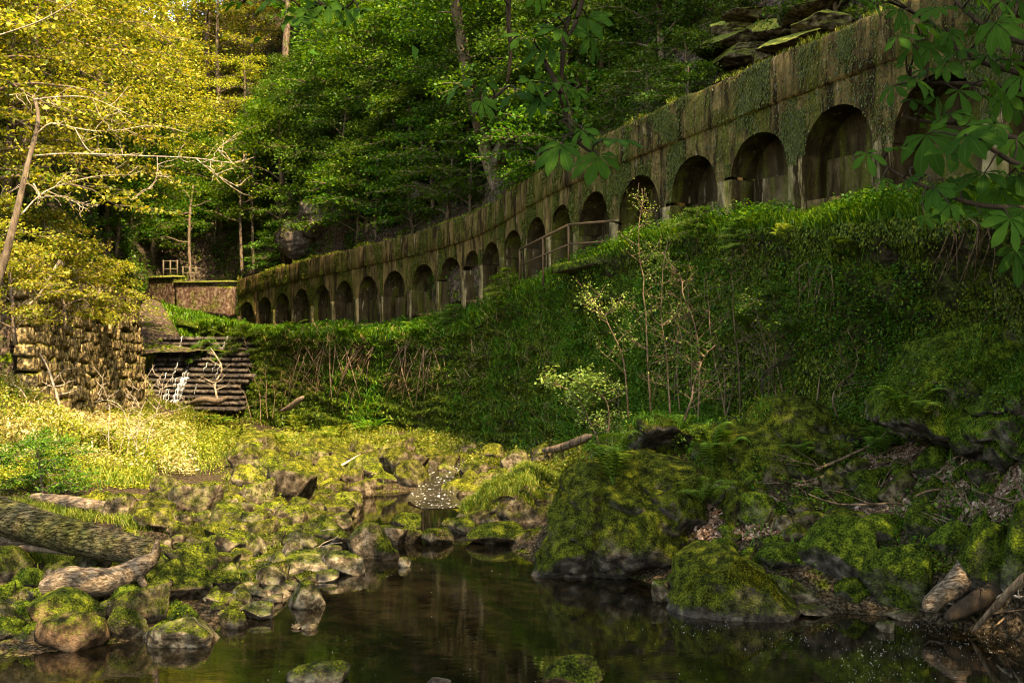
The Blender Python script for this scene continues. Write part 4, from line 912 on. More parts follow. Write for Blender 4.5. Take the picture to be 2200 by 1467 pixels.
# ------------------------------------------------------------------ trees
def grow(seed, H, R, nleaf, leaf, base=0.22, nb=24, pad=(0.34, 0.07), rise=0.25, trunk_r=0.018):
    r = np.random.default_rng(seed); A = Acc()
    t = np.linspace(0, 1, 10); wob = np.cumsum(r.normal(0, .025 * H / 10 * 2, (10, 2)), 0)
    tr = np.c_[wob, t * H]; rad = trunk_r * H * (1.1 - t) ** .8 + .012; A.add(*tube(tr, rad, 8))
    sites, sw = [], []
    for k in range(nb):
        f = base + (1 - base) * (k + r.uniform(0, 1)) / nb; b = np.array([np.interp(f, t, tr[:, j]) for j in range(3)])
        a = k * 2.4 + r.uniform(-.5, .5); ln = R * (math.sin(math.pi * min(1, .28 + .72 * (f - base) / (1 - base)) ** .9) * .75 + .3) * r.uniform(.75, 1.15)
        d = np.array([math.cos(a), math.sin(a), 0]); s = np.linspace(0, 1, 6)
        p = b + d * (s * ln)[:, None]; p[:, 2] += ln * (rise * 1.6 * s - (rise * .9 + .25) * s ** 2); p += r.normal(0, .03 * ln, (6, 3)) * s[:, None]
        A.add(*tube(p, np.linspace(.010 * H * (1.15 - f), .006, 6) * .8 + .004, 5, False))
        for q in range(7):
            s0 = r.uniform(.25, 1.0); c = np.array([np.interp(s0, s, p[:, j]) for j in range(3)]); an = a + r.choice([-1, 1]) * r.uniform(.5, 1.2)
            l2 = ln * r.uniform(.25, .5); e = c + np.array([math.cos(an), math.sin(an), r.uniform(-.18, .12)]) * l2
            A.add(*tube(np.array([c, (c + e) / 2 + [0, 0, .04 * l2], e]), np.array([.012, .008, .003]), 4, False))
            for z in np.linspace(.15, 1.05, 7): sites.append(c + (e - c) * z); sw.append(1.0)
        for z in np.linspace(.4, 1, 6): sites.append(np.array([np.interp(z, s, p[:, j]) for j in range(3)])); sw.append(.6)
    sites = np.array(sites); sw = np.array(sw); i = r.choice(len(sites), nleaf, p=sw / sw.sum())
    sc = R / 3.2
    C = sites[i] + r.normal(size=(nleaf, 3)) * np.array([pad[0], pad[0], pad[1]]) * sc
    N = np.array([0, 0, 1.0]) + r.normal(size=(nleaf, 3)) * .55
    V, Fq = leaf_quads(C, N, leaf * r.uniform(.6, 1.25, nleaf), .6, r)
    return A.mesh('trunk', True), mesh_np('crown', V, Fq)
TREES = {}
def tree_kind(key, *a, **k): TREES[key] = [grow(s, *a, **k) for s in range(hash_seed(key), hash_seed(key) + 4)]
def hash_seed(k): return sum(ord(c) for c in k) * 7
tree_kind('beech', 9.0, 3.6, 9000, .145, .16, 24, (.30, .05))
tree_kind('maple', 7.5, 2.9, 10000, .165, .2, 22, (.38, .20), .55)
tree_kind('shrub', 2.6, 1.5, 5200, .10, .08, 18, (.30, .14), .5)
def set_mat(o, m):
    o.material_slots[0].link = 'OBJECT'; o.material_slots[0].material = m
for k in TREES:
    for a, b in TREES[k]: a.materials.append(M_BARK); b.materials.append(M_GREEN)
def tree(kind, p, s, mat, label, group, name='tree', cat='tree', tilt=0.08, sz=None, bark=None):
    v = TREES[kind][random.randrange(4)]
    t = thing(name, label, cat, p, group); t.rotation_euler = (random.uniform(-tilt, tilt), random.uniform(-tilt, tilt), random.uniform(0, 6.28)); t.scale = (s, s, sz or s)
    a = obj('trunk', v[0], None, t, False); b = obj('crown', v[1], None, t, False); set_mat(b, mat)
    if bark: set_mat(a, bark)
    return t
def wood(n, region, kind, sc, mat, label, group, seed, gap=1.6, behind=3.5, name='tree', cat='tree', tilt=.08, ztall=1.0):
    r = random.Random(seed); random.seed(seed); done = []; tries = 0
    while len(done) < n and tries < n * 40:
        tries += 1; px, py = region(r); h_ = hit(px, py)
        if h_ is None: continue
        p = h_[0]
        if p[1] < Dv(px) + behind and px > 470: continue
        if any((p[0] - q[0]) ** 2 + (p[1] - q[1]) ** 2 < gap * gap for q in done): continue
        done.append(p); s = r.uniform(*sc); tree(kind, p - np.array([0, 0, .15]), s, mat, label, group, name, cat, tilt, s * ztall)
    return done
wood(13, lambda r: (r.uniform(-330, 180), r.uniform(160, 560)), 'beech', (.85, 1.2), M_GOLD, 'golden sunlit young beech on the left slope', 'golden beeches on the left slope', 1, 2.2)
wood(14, lambda r: (r.uniform(160, 560), r.uniform(40, 430)), 'beech', (.9, 1.25), M_GOLD, 'golden sunlit beech behind the weir', 'golden beeches behind the weir', 2, 2.4)
wood(12, lambda r: (r.uniform(230, 640), r.uniform(380, 560)), 'maple', (.7, 1.0), M_GREEN, 'shaded green maple in the hollow above the weir', 'green maples above the weir', 3, 2.0)
wood(16, lambda r: (r.uniform(640, 1150), r.uniform(60, 330)), 'maple', (.8, 1.15), M_GREEN, 'green maple high on the slope behind the arcade', 'maples high behind the arcade', 4, 2.2)
wood(16, lambda r: (r.uniform(600, 1250), r.uniform(300, 500)), 'maple', (.5, .8), M_DKGREEN, 'dark green young maple just behind the arcade', 'young maples just behind the arcade', 5, 1.9)
wood(12, lambda r: (r.uniform(1100, 1500), r.uniform(-60, 260)), 'maple', (.55, .85), M_DKGREEN, 'dark maple on the steep slope above the climbing arcade', 'maples above the climbing arcade', 6, 1.7)
wood(12, lambda r: (r.uniform(1180, 1520), r.uniform(0, 330)), 'shrub', (.7, 1.1), M_DKGREEN, 'dark leafy shrub on the slope above the climbing arcade', 'shrubs above the climbing arcade', 7, 1.2, 2.4, 'shrub', 'shrub')
wood(9, lambda r: (r.uniform(1450, 2050), r.uniform(-150, 120)), 'shrub', (.6, 1.0), M_DKGREEN, 'dark overhanging shrub by the sandstone ledge', 'shrubs by the sandstone ledge', 8, 1.2, 2.6, 'shrub', 'shrub')
wood(14, lambda r: (r.uniform(500, 1400), r.uniform(-420, -40)), 'beech', (.8, 1.1), M_GREEN, 'tall green tree at the top edge of the wood', 'tall trees at the top edge', 9, 3.0)
wood(18, lambda r: (r.uniform(-300, 560), r.uniform(-420, 40)), 'beech', (1.0, 1.4), M_GOLD, 'golden beech at the top edge of the wood', 'golden beeches at the top edge', 10, 3.2)
wood(26, lambda r: (r.uniform(580, 1260), r.uniform(230, 520)), 'shrub', (1.0, 1.7), M_GREEN, 'low spreading green shrub on the slope behind the arcade', 'shrubs behind the arcade', 11, 1.3, 1.8, 'shrub', 'shrub')
wood(12, lambda r: (r.uniform(220, 620), r.uniform(420, 600)), 'shrub', (1.0, 1.6), M_GREEN, 'low green shrub in the hollow above the weir', 'shrubs above the weir', 12, 1.3, 1.8, 'shrub', 'shrub')
# trees added round the view, crowns placed to shade pool, bank and arcade
random.seed(5)
tree_kind('tall', 17.0, 5.2, 9500, .17, .5, 26, (.36, .09))
for a, b in TREES['tall']: a.materials.append(M_BARK); b.materials.append(M_GREEN)
for x, y, s, kind in ((10.5, 7.5, 1.0, 'tall'), (7.6, 7.0, .9, 'tall'), (10, 12.5, .9, 'tall'), (5, 3.5, .95, 'tall'), (8, 1, 1.0, 'tall'), (3.5, -4, 1.0, 'tall'), (5.0, 7.3, 1.15, 'tall'), (-4.9, 7.2, 1.0, 'tall'), (8.5, 22.5, .85, 'tall'), (11, 18, .9, 'tall'), (7.5, 29, .7, 'tall'), (7.2, 19.6, .85, 'tall'), (9, -5.5, .9, 'tall')):
    p = drop(x, y); tree(kind, p - np.array([0, 0, .2]), s, M_GREEN, 'green shade tree added beyond the picture edge', 'shade trees added beyond the edge')

for x_, D_ in ((250, 74), (330, 80), (400, 84), (460, 80), (530, 74), (600, 70), (300, 92), (360, 98), (420, 102), (480, 95), (440, 74), (370, 76), (280, 84), (520, 90)):
    p = drop((x_ - 1100) / F * D_, D_); tree('tall', p, random.uniform(.8, 1.0), M_GOLD, 'tall golden tree on the skyline above the weir', 'skyline trees above the weir')
# single trunks that show between the leaves
def trunk(label, pts, r0, r1, mat=M_BARK, crown=None):
    L = poly(pts, 16); A = Acc(); V, Fs = tube(L, np.linspace(r0, r1, 16), 10); V += .03 * np.stack([fbm(V * 3 + 7 * k, 2, k) for k in range(3)], 1)
    t = thing('tree', label, 'tree', L[0]); A.add(V, Fs)
    for k in range(7):
        b = L[6 + k]; e = b + np.array([random.uniform(-1.6, 1.6), random.uniform(-1, .3), random.uniform(-.2, .9)]); A.add(*tube(bend(b, e, 6, .08, k), np.linspace(.05, .012, 6), 5, False))
    obj('trunk', A.mesh('trunk', True), mat, t)
    if crown:
        r = np.random.default_rng(4); C = np.concatenate([L[-1] + np.array([0, 0, 2.2]) + r.normal(size=(9000, 3)) * np.array([2.6, 2.2, 1.3])] + [L[9 + k] + r.normal(size=(350, 3)) * np.array([.9, .7, .18]) + np.array([r.uniform(-1, 1), -.3, .3]) for k in range(6)]); V, Fq = leaf_quads(C, UP + r.normal(size=C.shape) * .5, .15, .6, r); obj('crown', mesh_np('crown', V, Fq), crown, t)
trunk('leaning brown tree trunk rising from behind the arcade', [P(1078, 430, 38), P(1045, 330, 38), P(1015, 210, 37.5), P(990, 80, 37), P(968, -60, 36), P(950, -200, 35)], .27, .15, M_BARK, M_GREEN)
trunk('straight pale trunk behind the hanging chestnut twigs', [P(1128, 250, 40), P(1115, 120, 40), P(1106, 0, 39.5), P(1098, -160, 39)], .16, .11, M_BARK, M_GREEN)
for k, (x, y0, y1, D) in enumerate(((930, 430, 190, 44), (955, 420, 250, 45), (1170, 370, 230, 36), (1190, 365, 260, 35), (520, 560, 330, 57), (545, 560, 300, 58), (230, 590, 430, 52), (410, 590, 400, 58))):
    trunk(['slim dark trunk left of the leaning tree', 'second slim dark trunk left of the leaning tree', 'thin trunk close above the arcade right of the leaning tree', 'thin twin trunk close above the arcade', 'slim brown trunk above the far end of the arcade', 'second slim brown trunk above the far arcade', 'curved slim trunk left of the red wall', 'thin trunk behind the timber railing'][k],
          [P(x, y0 + 30, D), P(x - 4, (y0 + y1) / 2, D + .2), P(x + 5, y1, D + .5)], .09, .05, M_BARK)

# the small tree with bare pale branches at the left edge
lt = thing('young_tree', 'young tree with bare pale branches reaching right from the left edge', 'tree', P(-40, 720, 19))
A = Acc(); A.add(*tube(poly([P(-60, 760, 19), P(0, 590, 19), P(30, 480, 19), P(58, 360, 19.2), P(82, 262, 19.3), P(72, 205, 19.4)], 24), np.linspace(.085, .025, 24), 9)); obj('trunk', A.mesh('trunk', True), M_BARK, lt)
tips = []
r_ = random.Random(12)
for b, pts in enumerate([[(82, 285), (110, 265), (160, 275), (230, 283), (330, 270), (405, 286)], [(75, 335), (150, 330), (300, 335), (420, 340), (500, 350), (545, 338)], [(45, 462), (100, 410), (200, 380), (285, 376)], [(72, 215), (130, 208), (200, 212), (282, 250)],
                         [(20, 205), (50, 202), (72, 213)], [(-20, 82), (80, 48), (150, 10), (205, -25)], [(338, 335), (332, 390), (282, 430)], [(420, 340), (460, 372), (512, 402)], [(200, 214), (216, 250), (243, 280)], [(72, 395), (90, 430), (60, 395), (5, 425)], [(100, 410), (150, 430), (200, 445)], [(160, 275), (200, 330), (280, 332)], [(500, 350), (470, 320), (508, 298)]]):
    L = poly([P(x, y, 19 + .004 * (x - 100) * (-1 if b % 2 else 1) * .8) for x, y in pts], 16); A = Acc(); A.add(*tube(L, np.linspace(.015 if len(pts) > 3 else .009, .004, 16), 6))
    for k in range(9):
        q = r_.randrange(3, 16); c = L[q]; e = c + np.array([r_.uniform(-.1, .5), r_.uniform(-.3, .3), r_.uniform(-.35, .4)]) * r_.uniform(.5, 1.2)
        ln = bend(c, e, 6, .14, b * 20 + k); A.add(*tube(ln, np.linspace(.007, .003, 6), 4, False)); tips.append(ln[2:])
    obj('branch', A.mesh('branch', True), M_PALETWIG, lt)
r = np.random.default_rng(3); tp = np.concatenate(tips); C = tp[r.integers(0, len(tp), 900)] + r.normal(size=(900, 3)) * .05
V, Fq = leaf_quads(C, UP + r.normal(size=C.shape) * .7, .06, .5, r); obj('foliage', mesh_np('foliage', V, Fq), M_GOLD, lt)

for x, y, s_, lab in ((-16.6, 40.5, 1.05, 'golden beech leaning over the weir from the rubble wall'),):
    p = drop(x, y); t = tree('beech', p - np.array([0, 0, .3]), s_, M_GOLD, lab, None); t.rotation_euler = (0.05, .22, 1.0)
# golden sprays hanging over the stone wall and the bank at left
random.seed(8)
for k, (px, py, s, lab) in enumerate(((60, 640, .9, 'golden leafy bush on the bank at the left edge'), (165, 625, 1.0, 'golden bush hanging over the rubble wall'), (245, 640, .9, 'golden bush over the far end of the rubble wall'), (120, 560, 1.0, 'leafy bush above the rubble wall'), (10, 560, 1.0, 'leafy bush behind the young tree'))):
    D = (25, 30, 36, 32, 27)[k]; c = P(px, py, D); g = drop(c[0] - .8, c[1] + .5); tree('shrub', np.array([c[0] - .3, c[1], c[2] - 1.1]), s, M_GOLD, lab, None, 'bush', 'bush', .3)
for k, (px, py, s, m, lab) in enumerate(((95, 1062, .62, M_GREEN, 'dark green leafy bush behind the peeled branch'), (540, 760, .7, M_GREEN, 'leafy bush between weir and mossy wall'), (470, 790, .75, M_GREEN, 'bush growing at the right side of the weir'), (505, 700, .7, M_GREEN, 'bush under the far end of the arcade'), (345, 668, .9, M_GREEN, 'bush before the left part of the red wall'), (425, 672, .9, M_GREEN, 'bush before the right part of the red wall'), (1330, 890, .62, M_GREEN, 'low bush behind the rock hump'), (1500, 500, .32, M_GREEN, 'leafy bush on the terrace under the climbing arches'), (1450, 580, .45, M_GREEN, 'green bush on the brow right of the landing'), (1600, 520, .3, M_GREEN, 'small bush on the grassy brow'), (1680, 700, .5, M_GREEN, 'bush on the shaded wall at right'), (1100, 640, .5, M_GREEN, 'bush on the terrace below the handrail'), (980, 700, .45, M_GREEN, 'bush on the terrace left of the handrail'))):
    h_ = hit(px, py); tree('shrub', h_[0] - np.array([0, 0, .2]), s, m, lab, None, 'bush', 'bush', .3, s * .8)
# ------------------------------------------------------------------ ground plants (uncountable)
r = np.random.default_rng(21)
# moss and small plants hanging on the old wall
steep = lambda C: (np.ones(len(C)))
C, N = sample(wV, wF, 170000, r, clumpy(inbox((420, 470, 2250, 1000)), 90, np.array([1.3, 1.3, .9]), .03))
k = N[:, 2] < .75; C, N = C[k], N[k]; T = np.array([0, 0, -1.0]) + N * .35 + r.normal(size=C.shape) * .25
sz = .042 * (C[:, 1] / 20) ** .7 * r.uniform(.6, 1.7, len(C))
stuff('hanging_moss', 'green moss and small plants hanging over the old retaining wall', *leaf_quads(C + N * .03, N + np.array([0, 0, .5]) + r.normal(size=C.shape) * .4, sz * 1.25, .5, r, T), M_MOSST)
C, N = sample(wV, wF, 24000, r, clumpy(inbox((430, 560, 1200, 990, .15), (1200, 560, 2250, 990, 1.0)), 92, 1.1, 0.0))
stuff('wall_foliage', 'small leafy plants rooted in the mossy wall', *leaf_quads(C + N * r.uniform(.02, .14, (len(C), 1)), UP + N * .5 + r.normal(size=C.shape) * .5, .055 * (C[:, 1] / 20) ** .6 * r.uniform(.7, 1.4, len(C)), .6, r), M_GREEN)
# grass on the brow and terrace, drooping over the edge
C, N = sample(wV, wF, 130000, r, inbox((430, 400, 2250, 780)))
px_ = proj(C)[0]; bz_ = CAMZ - (np.interp(px_, B_PX, R_PY) - 733.5) * np.interp(px_, B_PX, R_D) / F
edge = (N[:, 2] > .35) & (C[:, 2] > bz_ - np.where(px_ < 1250, .12, .35)); C, N = C[edge], N[edge]
V, Fs = blades(C, UP * .9 + N * .3, .30 * (C[:, 1] / 20) ** .35 * r.uniform(.5, 1.3, len(C)), .010 * (C[:, 1] / 20), r, .9, .9)
stuff('terrace_grass', 'long green grass on the terrace under the arches', V, Fs, M_GRASS)
C, N = sample(wV, wF, 60000, r, clumpy(inbox((430, 400, 2250, 800)), 94, .9, 0.0)); px_ = proj(C)[0]; bz_ = CAMZ - (np.interp(px_, B_PX, R_PY) - 733.5) * np.interp(px_, B_PX, R_D) / F; edge = (N[:, 2] > .3) & (C[:, 2] > bz_ - np.where(px_ < 1250, .2, .8)); C, N = C[edge], N[edge]
stuff('terrace_foliage', 'leafy ground plants on the terrace under the arches', *leaf_quads(C + UP * r.uniform(.05, .38, (len(C), 1)), UP + r.normal(size=C.shape) * .45, .07 * (C[:, 1] / 20) ** .6 * r.uniform(.7, 1.3, len(C)), .62, r), M_GREEN)
# tufts spilling down the face
C, N = sample(wV, wF, 11000, r, clumpy(inbox((700, 600, 1420, 980), (1420, 480, 2250, 760, .6)), 97, .7, 0.0))
V, Fs = blades(C, N + UP * .4, .42 * (C[:, 1] / 24) ** .4 * r.uniform(.4, 1.2, len(C)), .007 * (C[:, 1] / 20), r, 1.0, 1.9)
stuff('hanging_grass', 'grass spilling down the mossy wall', V, Fs, M_GRASS)
C, N = sample(wV, wF, 2600, r, clumpy(inbox((560, 715, 1000, 850), (1000, 640, 1200, 960, .5), (1560, 500, 2200, 760, .7)), 98, 1.0, 0.0))
V, Fs = blades(C + UP * .05, N * .8 + UP * .1, .55 * (C[:, 1] / 24) ** .4 * r.uniform(.4, 1.2, len(C)), .006 * (C[:, 1] / 20), r, .9, 2.3)
stuff('dry_roots', 'brown dead grass and bare roots hanging from the brow', V, Fs, M_DRY)
# valley floor
dry_land = lambda C: (C[:, 2] > .05) * 1.0
mm = inbox((250, 870, 1260, 985, 1.0), (480, 980, 1000, 1110, .10), (1000, 980, 1250, 1110, 1.2))
C, N = sample(gV, gF, 70000, r, lambda C: clumpy(mm, 101, .8, .03)(C) * dry_land(C))
V, Fs = blades(C, UP, .22 * (C[:, 1] / 24) ** .4 * r.uniform(.4, 1.3, len(C)), .008 * (C[:, 1] / 22), r, .8, .7)
stuff('valley_grass', 'bright grass on the valley floor around the rill', V, Fs, M_GRASSY)
C, N = sample(gV, gF, 42000, r, lambda C: clumpy(mm, 103, 1.0, .02)(C) * dry_land(C))
stuff('valley_herbs', 'low leafy herbs on the valley floor', *leaf_quads(C + UP * (r.uniform(0, 1, len(C)) * np.clip(.25 + .5 * fbm(C * 1.2, 2, 131), .04, .6))[:, None], UP + r.normal(size=C.shape) * .6, .075 * (C[:, 1] / 24) ** .6 * r.uniform(.6, 1.3, len(C)), .6, r), M_GRASSY)
# sunlit left bank
mm = inbox((-60, 690, 330, 1050, 1.0), (250, 900, 480, 1020, .5))
C, N = sample(gV, gF, 80000, r, lambda C: clumpy(mm, 104, 1.1, .12)(C) * dry_land(C))
stuff('bank_herbs', 'golden sunlit herbs covering the left bank', *leaf_quads(C + UP * (r.uniform(.0, 1, len(C)) * np.clip(.35 + .6 * fbm(C * 1.4, 2, 106), .05, .9))[:, None], UP + N * .4 + r.normal(size=C.shape) * .6, .06 * r.uniform(.5, 1.5, len(C)), .5, r), M_GOLD)
C, N = sample(gV, gF, 40000, r, lambda C: mm(C) * dry_land(C))
V, Fs = blades(C[:22000], UP, .38 * r.uniform(.4, 1.3, 22000), .008, r, .8, .7); stuff('bank_grass', 'golden grass on the sunlit left bank', V, Fs, M_GRASSY)
C, N = sample(gV, gF, 34000, r, lambda C: clumpy(inbox((-60, 700, 260, 1010, 1.0), (230, 900, 420, 1030, .5)), 143, .9, .05)(C) * dry_land(C))
stuff('dry_straw', 'pale dry straw and dead fern on the sunlit left bank', *leaf_quads(C + UP * r.uniform(.02, .42, (len(C), 1)), UP + N * .4 + r.normal(size=C.shape) * .7, .09 * r.uniform(.5, 1.6, len(C)), .3, r), M_STRAW)
# tufts of grass between the stones
mm = inbox((0, 1080, 760, 1260, 1.0))
C, N = sample(gV, gF, 24000, r, lambda C: clumpy(mm, 105, 1.3, 0.0)(C) * dry_land(C))
V, Fs = blades(C, UP, .16 * r.uniform(.5, 1.5, len(C)), .005, r, .8, .6); stuff('stone_grass', 'thin grass tufts between the stones of the left bank', V, Fs, M_GRASSY)
# right bank: ground cover, moss, dead leaves
mm = inbox((1250, 840, 2250, 1010, 1.0), (1560, 960, 2250, 1280, .35))
C, N = sample(gV, gF, 60000, r, lambda C: clumpy(mm, 107, .9, .03)(C) * dry_land(C))
stuff('bank_groundcover', 'small round-leaved ground cover on the shaded right bank', *leaf_quads(C + UP * r.uniform(.02, .22, (len(C), 1)), UP + r.normal(size=C.shape) * .45, .05 * r.uniform(.6, 1.3, len(C)), .7, r), M_GREEN)
C, N = sample(gV, gF, 26000, r, lambda C: clumpy(inbox((1250, 840, 2250, 960, 1.0), (1600, 960, 2250, 1200, .3)), 108, .9, .0)(C) * dry_land(C))
V, Fs = blades(C, UP, .26 * r.uniform(.4, 1.3, len(C)), .006, r, .8, .7); stuff('shade_grass', 'green grass on the shaded right bank', V, Fs, M_GRASS)
C, N = sample(gV, gF, 15000, r, lambda C: clumpy(inbox((1640, 955, 2250, 1110, 1.0), (1500, 1020, 1900, 1160, .5)), 109, 1.0, 0.0)(C) * dry_land(C))
stuff('leaf_litter', 'dry brown fallen leaves on the right bank', *leaf_quads(C + UP * r.uniform(.01, .05, (len(C), 1)), N + r.normal(size=C.shape) * .4, .075 * r.uniform(.6, 1.4, len(C)), .6, r), M_LITTER)
# tiny plants and moss fringe on the great boulders
parts = []
for V0, F0 in BIG:
    C, N = sample(V0, F0, 2800, r, lambda C: np.clip(fbm(C * 1.6, 3, 111) * 3 - .2, .0, 1) * (C[:, 2] > .25)); kk = N[:, 2] > -.2; C, N = C[kk], N[kk]
    parts.append(leaf_quads(C + N * .01, N + r.normal(size=C.shape) * .6, .028 * r.uniform(.6, 1.5, len(C)), .6, r, np.array([0, 0, -1.0]) + r.normal(size=C.shape) * .6))
M_STMOSS = leaf_mat('stone_moss_leaf', [(0.0, (0.010, 0.012, 0.002)), (0.6, (0.042, 0.048, 0.005)), (1.0, (0.13, 0.125, 0.012))], .25, .0)
A = merge(parts); o = obj('boulder_moss', A.mesh('boulder_moss'), M_STMOSS); tag(o, 'feathery moss and tiny leaves coating the great boulders', None, None, 'stuff')
gp, lp = [], []
for k_ in (1, 3, 4, 5):
    C, N = sample(*BIG[k_], 3800, r, lambda C: np.clip(fbm(C * 1.1, 2, 140 + k_) * 2.5 + .1, 0, 1) + 1e-6); kk = N[:, 2] > .1; C, N = C[kk], N[kk]
    gp.append(blades(C, UP * .6 + N * .6, .16 * r.uniform(.4, 1.4, len(C)), .005, r, .9, 1.2))
    C, N = sample(*BIG[k_], 3200, r, lambda C: np.clip(fbm(C * 1.3, 2, 150 + k_) * 2.5, 0, 1) + 1e-6); lp.append(leaf_quads(C + N * r.uniform(.02, .12, (len(C), 1)), UP + N * .5 + r.normal(size=C.shape) * .5, .045 * r.uniform(.6, 1.3, len(C)), .65, r))
o = obj('mound_grass', merge(gp).mesh('mound_grass'), M_GRASS); tag(o, 'short grass growing on the mossy mounds of the right bank', None, None, 'stuff')
o = obj('mound_leaves', merge(lp).mesh('mound_leaves'), M_GREEN); tag(o, 'small-leaved creepers on the mossy mounds of the right bank', None, None, 'stuff')
parts = []                                     # moss cushions and tiny leaves on the smaller stones
for o, v, m in ROCKOBJ:
    if m is M_ROCKB or m is M_ROCKR: continue
    if m is M_ROCKY and random.random() < .5: continue
    V0, F0 = rock_shape(100 + v, 3); o_m = np.array(o.matrix_basis); V0 = V0 @ o_m[:3, :3].T + o_m[:3, 3]
    C, N = sample(V0, F0, 110, r, lambda C: np.clip(fbm(C * 2.5, 2, 113) * 2 + .4, .02, 1) * (C[:, 2] > .12) + 1e-6); kk = (N[:, 2] > .05) & (C[:, 2] > .1); C, N = C[kk], N[kk]
    parts.append(leaf_quads(C + N * .008, N + r.normal(size=C.shape) * .6, .026 * (C[:, 1] / 15) ** .7 * r.uniform(.6, 1.5, len(C)), .65, r))
A = merge(parts); o = obj('stone_moss', A.mesh('stone_moss'), M_STMOSS); tag(o, 'moss cushions on the stones of both banks', None, None, 'stuff')
C, N = sample(*BIG[7], 12000, r, lambda C: (C[:, 2] > .1) * np.clip(fbm(C * 1.2, 2, 5) * 2 + .5, 0, 1)); V, Fs = blades(C, UP, .2 * r.uniform(.4, 1.4, len(C)), .007, r, .8, .7); stuff('spit_grass', 'sunny grass on the hump beside the rill', V, Fs, M_GRASSY)
# wood floor
C, N = sample(hV, hF, 90000, r, clumpy(inbox((-100, 0, 2250, 640)), 115, .35, .05))
stuff('wood_floor_plants', 'ivy and seedlings covering the wooded hillside', *leaf_quads(C + UP * r.uniform(.05, .5, (len(C), 1)) + N * .1, UP + N * .5 + r.normal(size=C.shape) * .5, .13 * (C[:, 1] / 40) ** .7 * r.uniform(.6, 1.3, len(C)), .65, r), M_DKGREEN)
C, N = sample(chV, chF, 12000, r, inbox((330, 600, 560, 730))); px, py, D = proj(C); kk = (px - 330) > (725 - py) * .0 + (py - 620) * .55; V, Fs = blades(C[kk], UP, .4 * r.uniform(.5, 1.2, kk.sum()), .02, r, .8, .8); stuff('slope_grass', 'green grass strip beside the shale slope', V, Fs, M_GRASS)
# moss on the arcade
pa, pb = [], []
for g, fq, n, i in ARC_FRONT:
    w = 3000 if i >= 15 else (1800 if i >= 12 else 700)
    C, N = sample(g, fq, w, r, lambda C: np.clip(fbm(C * np.array([1.6, 1.6, .7]), 3, 120) * 2.6 - .15, .0 if i < 15 else .04, 1) + 1e-4); n3 = np.r_[n, 0]
    pa.append(leaf_quads(C + n3 * .015, n3 + np.array([0, 0, .5]) + r.normal(size=C.shape) * .3, .036 * (C[:, 1] / 20) ** .5 * r.uniform(.5, 1.9, len(C)), .4, r, np.array([0, 0, -1.0]) + r.normal(size=C.shape) * .2))
o = obj('moss', merge(pa).mesh('moss'), M_MOSSV, via); tag(o, None, None, None, 'stuff')
for i in range(len(Q) - 1):
    t = r.random(420)[:, None]; u_ = Q[i + 1] - Q[i]; n = np.array([u_[1], -u_[0]]) / np.linalg.norm(u_); n3 = np.r_[n, 0]
    b = np.r_[Q[i], zt[i]] + (np.r_[Q[i + 1], zt[i + 1]] - np.r_[Q[i], zt[i]]) * t + n3 * r.uniform(-.35, .06, (420, 1)) + UP * .02
    kk = fbm(b * 1.3, 2, 5) > -.1; b = b[kk]; pb.append(blades(b, UP, .10 * (1 + .8 * (fbm(b * .9, 2, 8) > .25)) * (b[:, 1] / 20) ** .3 * r.uniform(.4, 1.3, len(b)), .010 * (b[:, 1] / 25), r, .9, .8))
o = obj('coping_grass', merge(pb).mesh('coping_grass'), M_GRASSY, via); tag(o, None, None, None, 'stuff')
# foam flecks and pollen on the dark water
C = np.concatenate([np.array([W(r.uniform(1440, 2200), r.uniform(1330, 1500)) for _ in range(1500)]), np.array([W(r.uniform(500, 1440), r.uniform(1180, 1467)) for _ in range(160)])]); C[:, 2] = .006; C = C[fbm(C * 1.6, 3, 77) > r.uniform(-.2, .35, len(C))]
th = np.linspace(0, 2 * math.pi, 6)[:-1]; R_ = r.uniform(.002, .0065, (len(C), 1, 1)); V = (C[:, None] + R_ * np.c_[np.cos(th), np.sin(th), th * 0][None]).reshape(-1, 3)
stuff('foam_flecks', 'white pollen flecks floating on the dark pool', V, np.arange(len(V)).reshape(-1, 5), plain('foam_fleck', (.75, .74, .68)))

# ------------------------------------------------------------------ ferns
def frond_mesh(seed, npin=17):
    r = np.random.default_rng(seed); t = np.linspace(0, 1, npin + 3); x = t * .75; z = .95 * t - .62 * t ** 2.4; R = np.c_[x, .03 * np.sin(t * 3 + seed), z]
    A = Acc(); A.add(*tube(R, np.linspace(.006, .002, len(R)), 4, False)); C, T, L = [], [], []
    tn = np.gradient(R, axis=0); tn = unit(tn)
    for k in range(2, npin + 2):
        f = t[k]; ln = .21 * math.sin(math.pi * min(1, (.18 + .82 * f)) ** 1.1) * (1.15 - .3 * f) + .012
        for sgn in (-1, 1): d = unit(np.array([0, sgn, 0]) + tn[k] * .45 - np.array([0, 0, .12])); C.append(R[k] + d * ln * .5); T.append(d); L.append(ln)
    C, T, L = np.array(C), np.array(T), np.array(L); N = np.cross(T, np.array([0, 0, 1.0])); N = np.cross(N, T); N = np.where(N[:, 2:] < 0, -N, N)
    V, Fq = leaf_quads(C, N, L, .30, r, T, .05); A.add(V, Fq); return A.mesh('frond')
FR = [frond_mesh(k) for k in range(3)]
for m in FR: m.materials.append(M_FERN)
def fern(p, s, label, group=None, mat=None, n=8, seed=0, up=1.0):
    q = random.Random(seed); t = thing('fern', label, 'fern', p, group)
    for k in range(n):
        o = bpy.data.objects.new('frond', FR[k % 3]); COL.objects.link(o); o.parent = t; sc = s * q.uniform(.75, 1.1); o.scale = (sc * q.uniform(.7, 1.1) / up, sc, sc * up)
        o.rotation_euler = (q.uniform(-.1, .1), q.uniform(-.35, .15), k * 6.28 / n + q.uniform(-.3, .3))
        if mat: set_mat(o, mat)
    return t
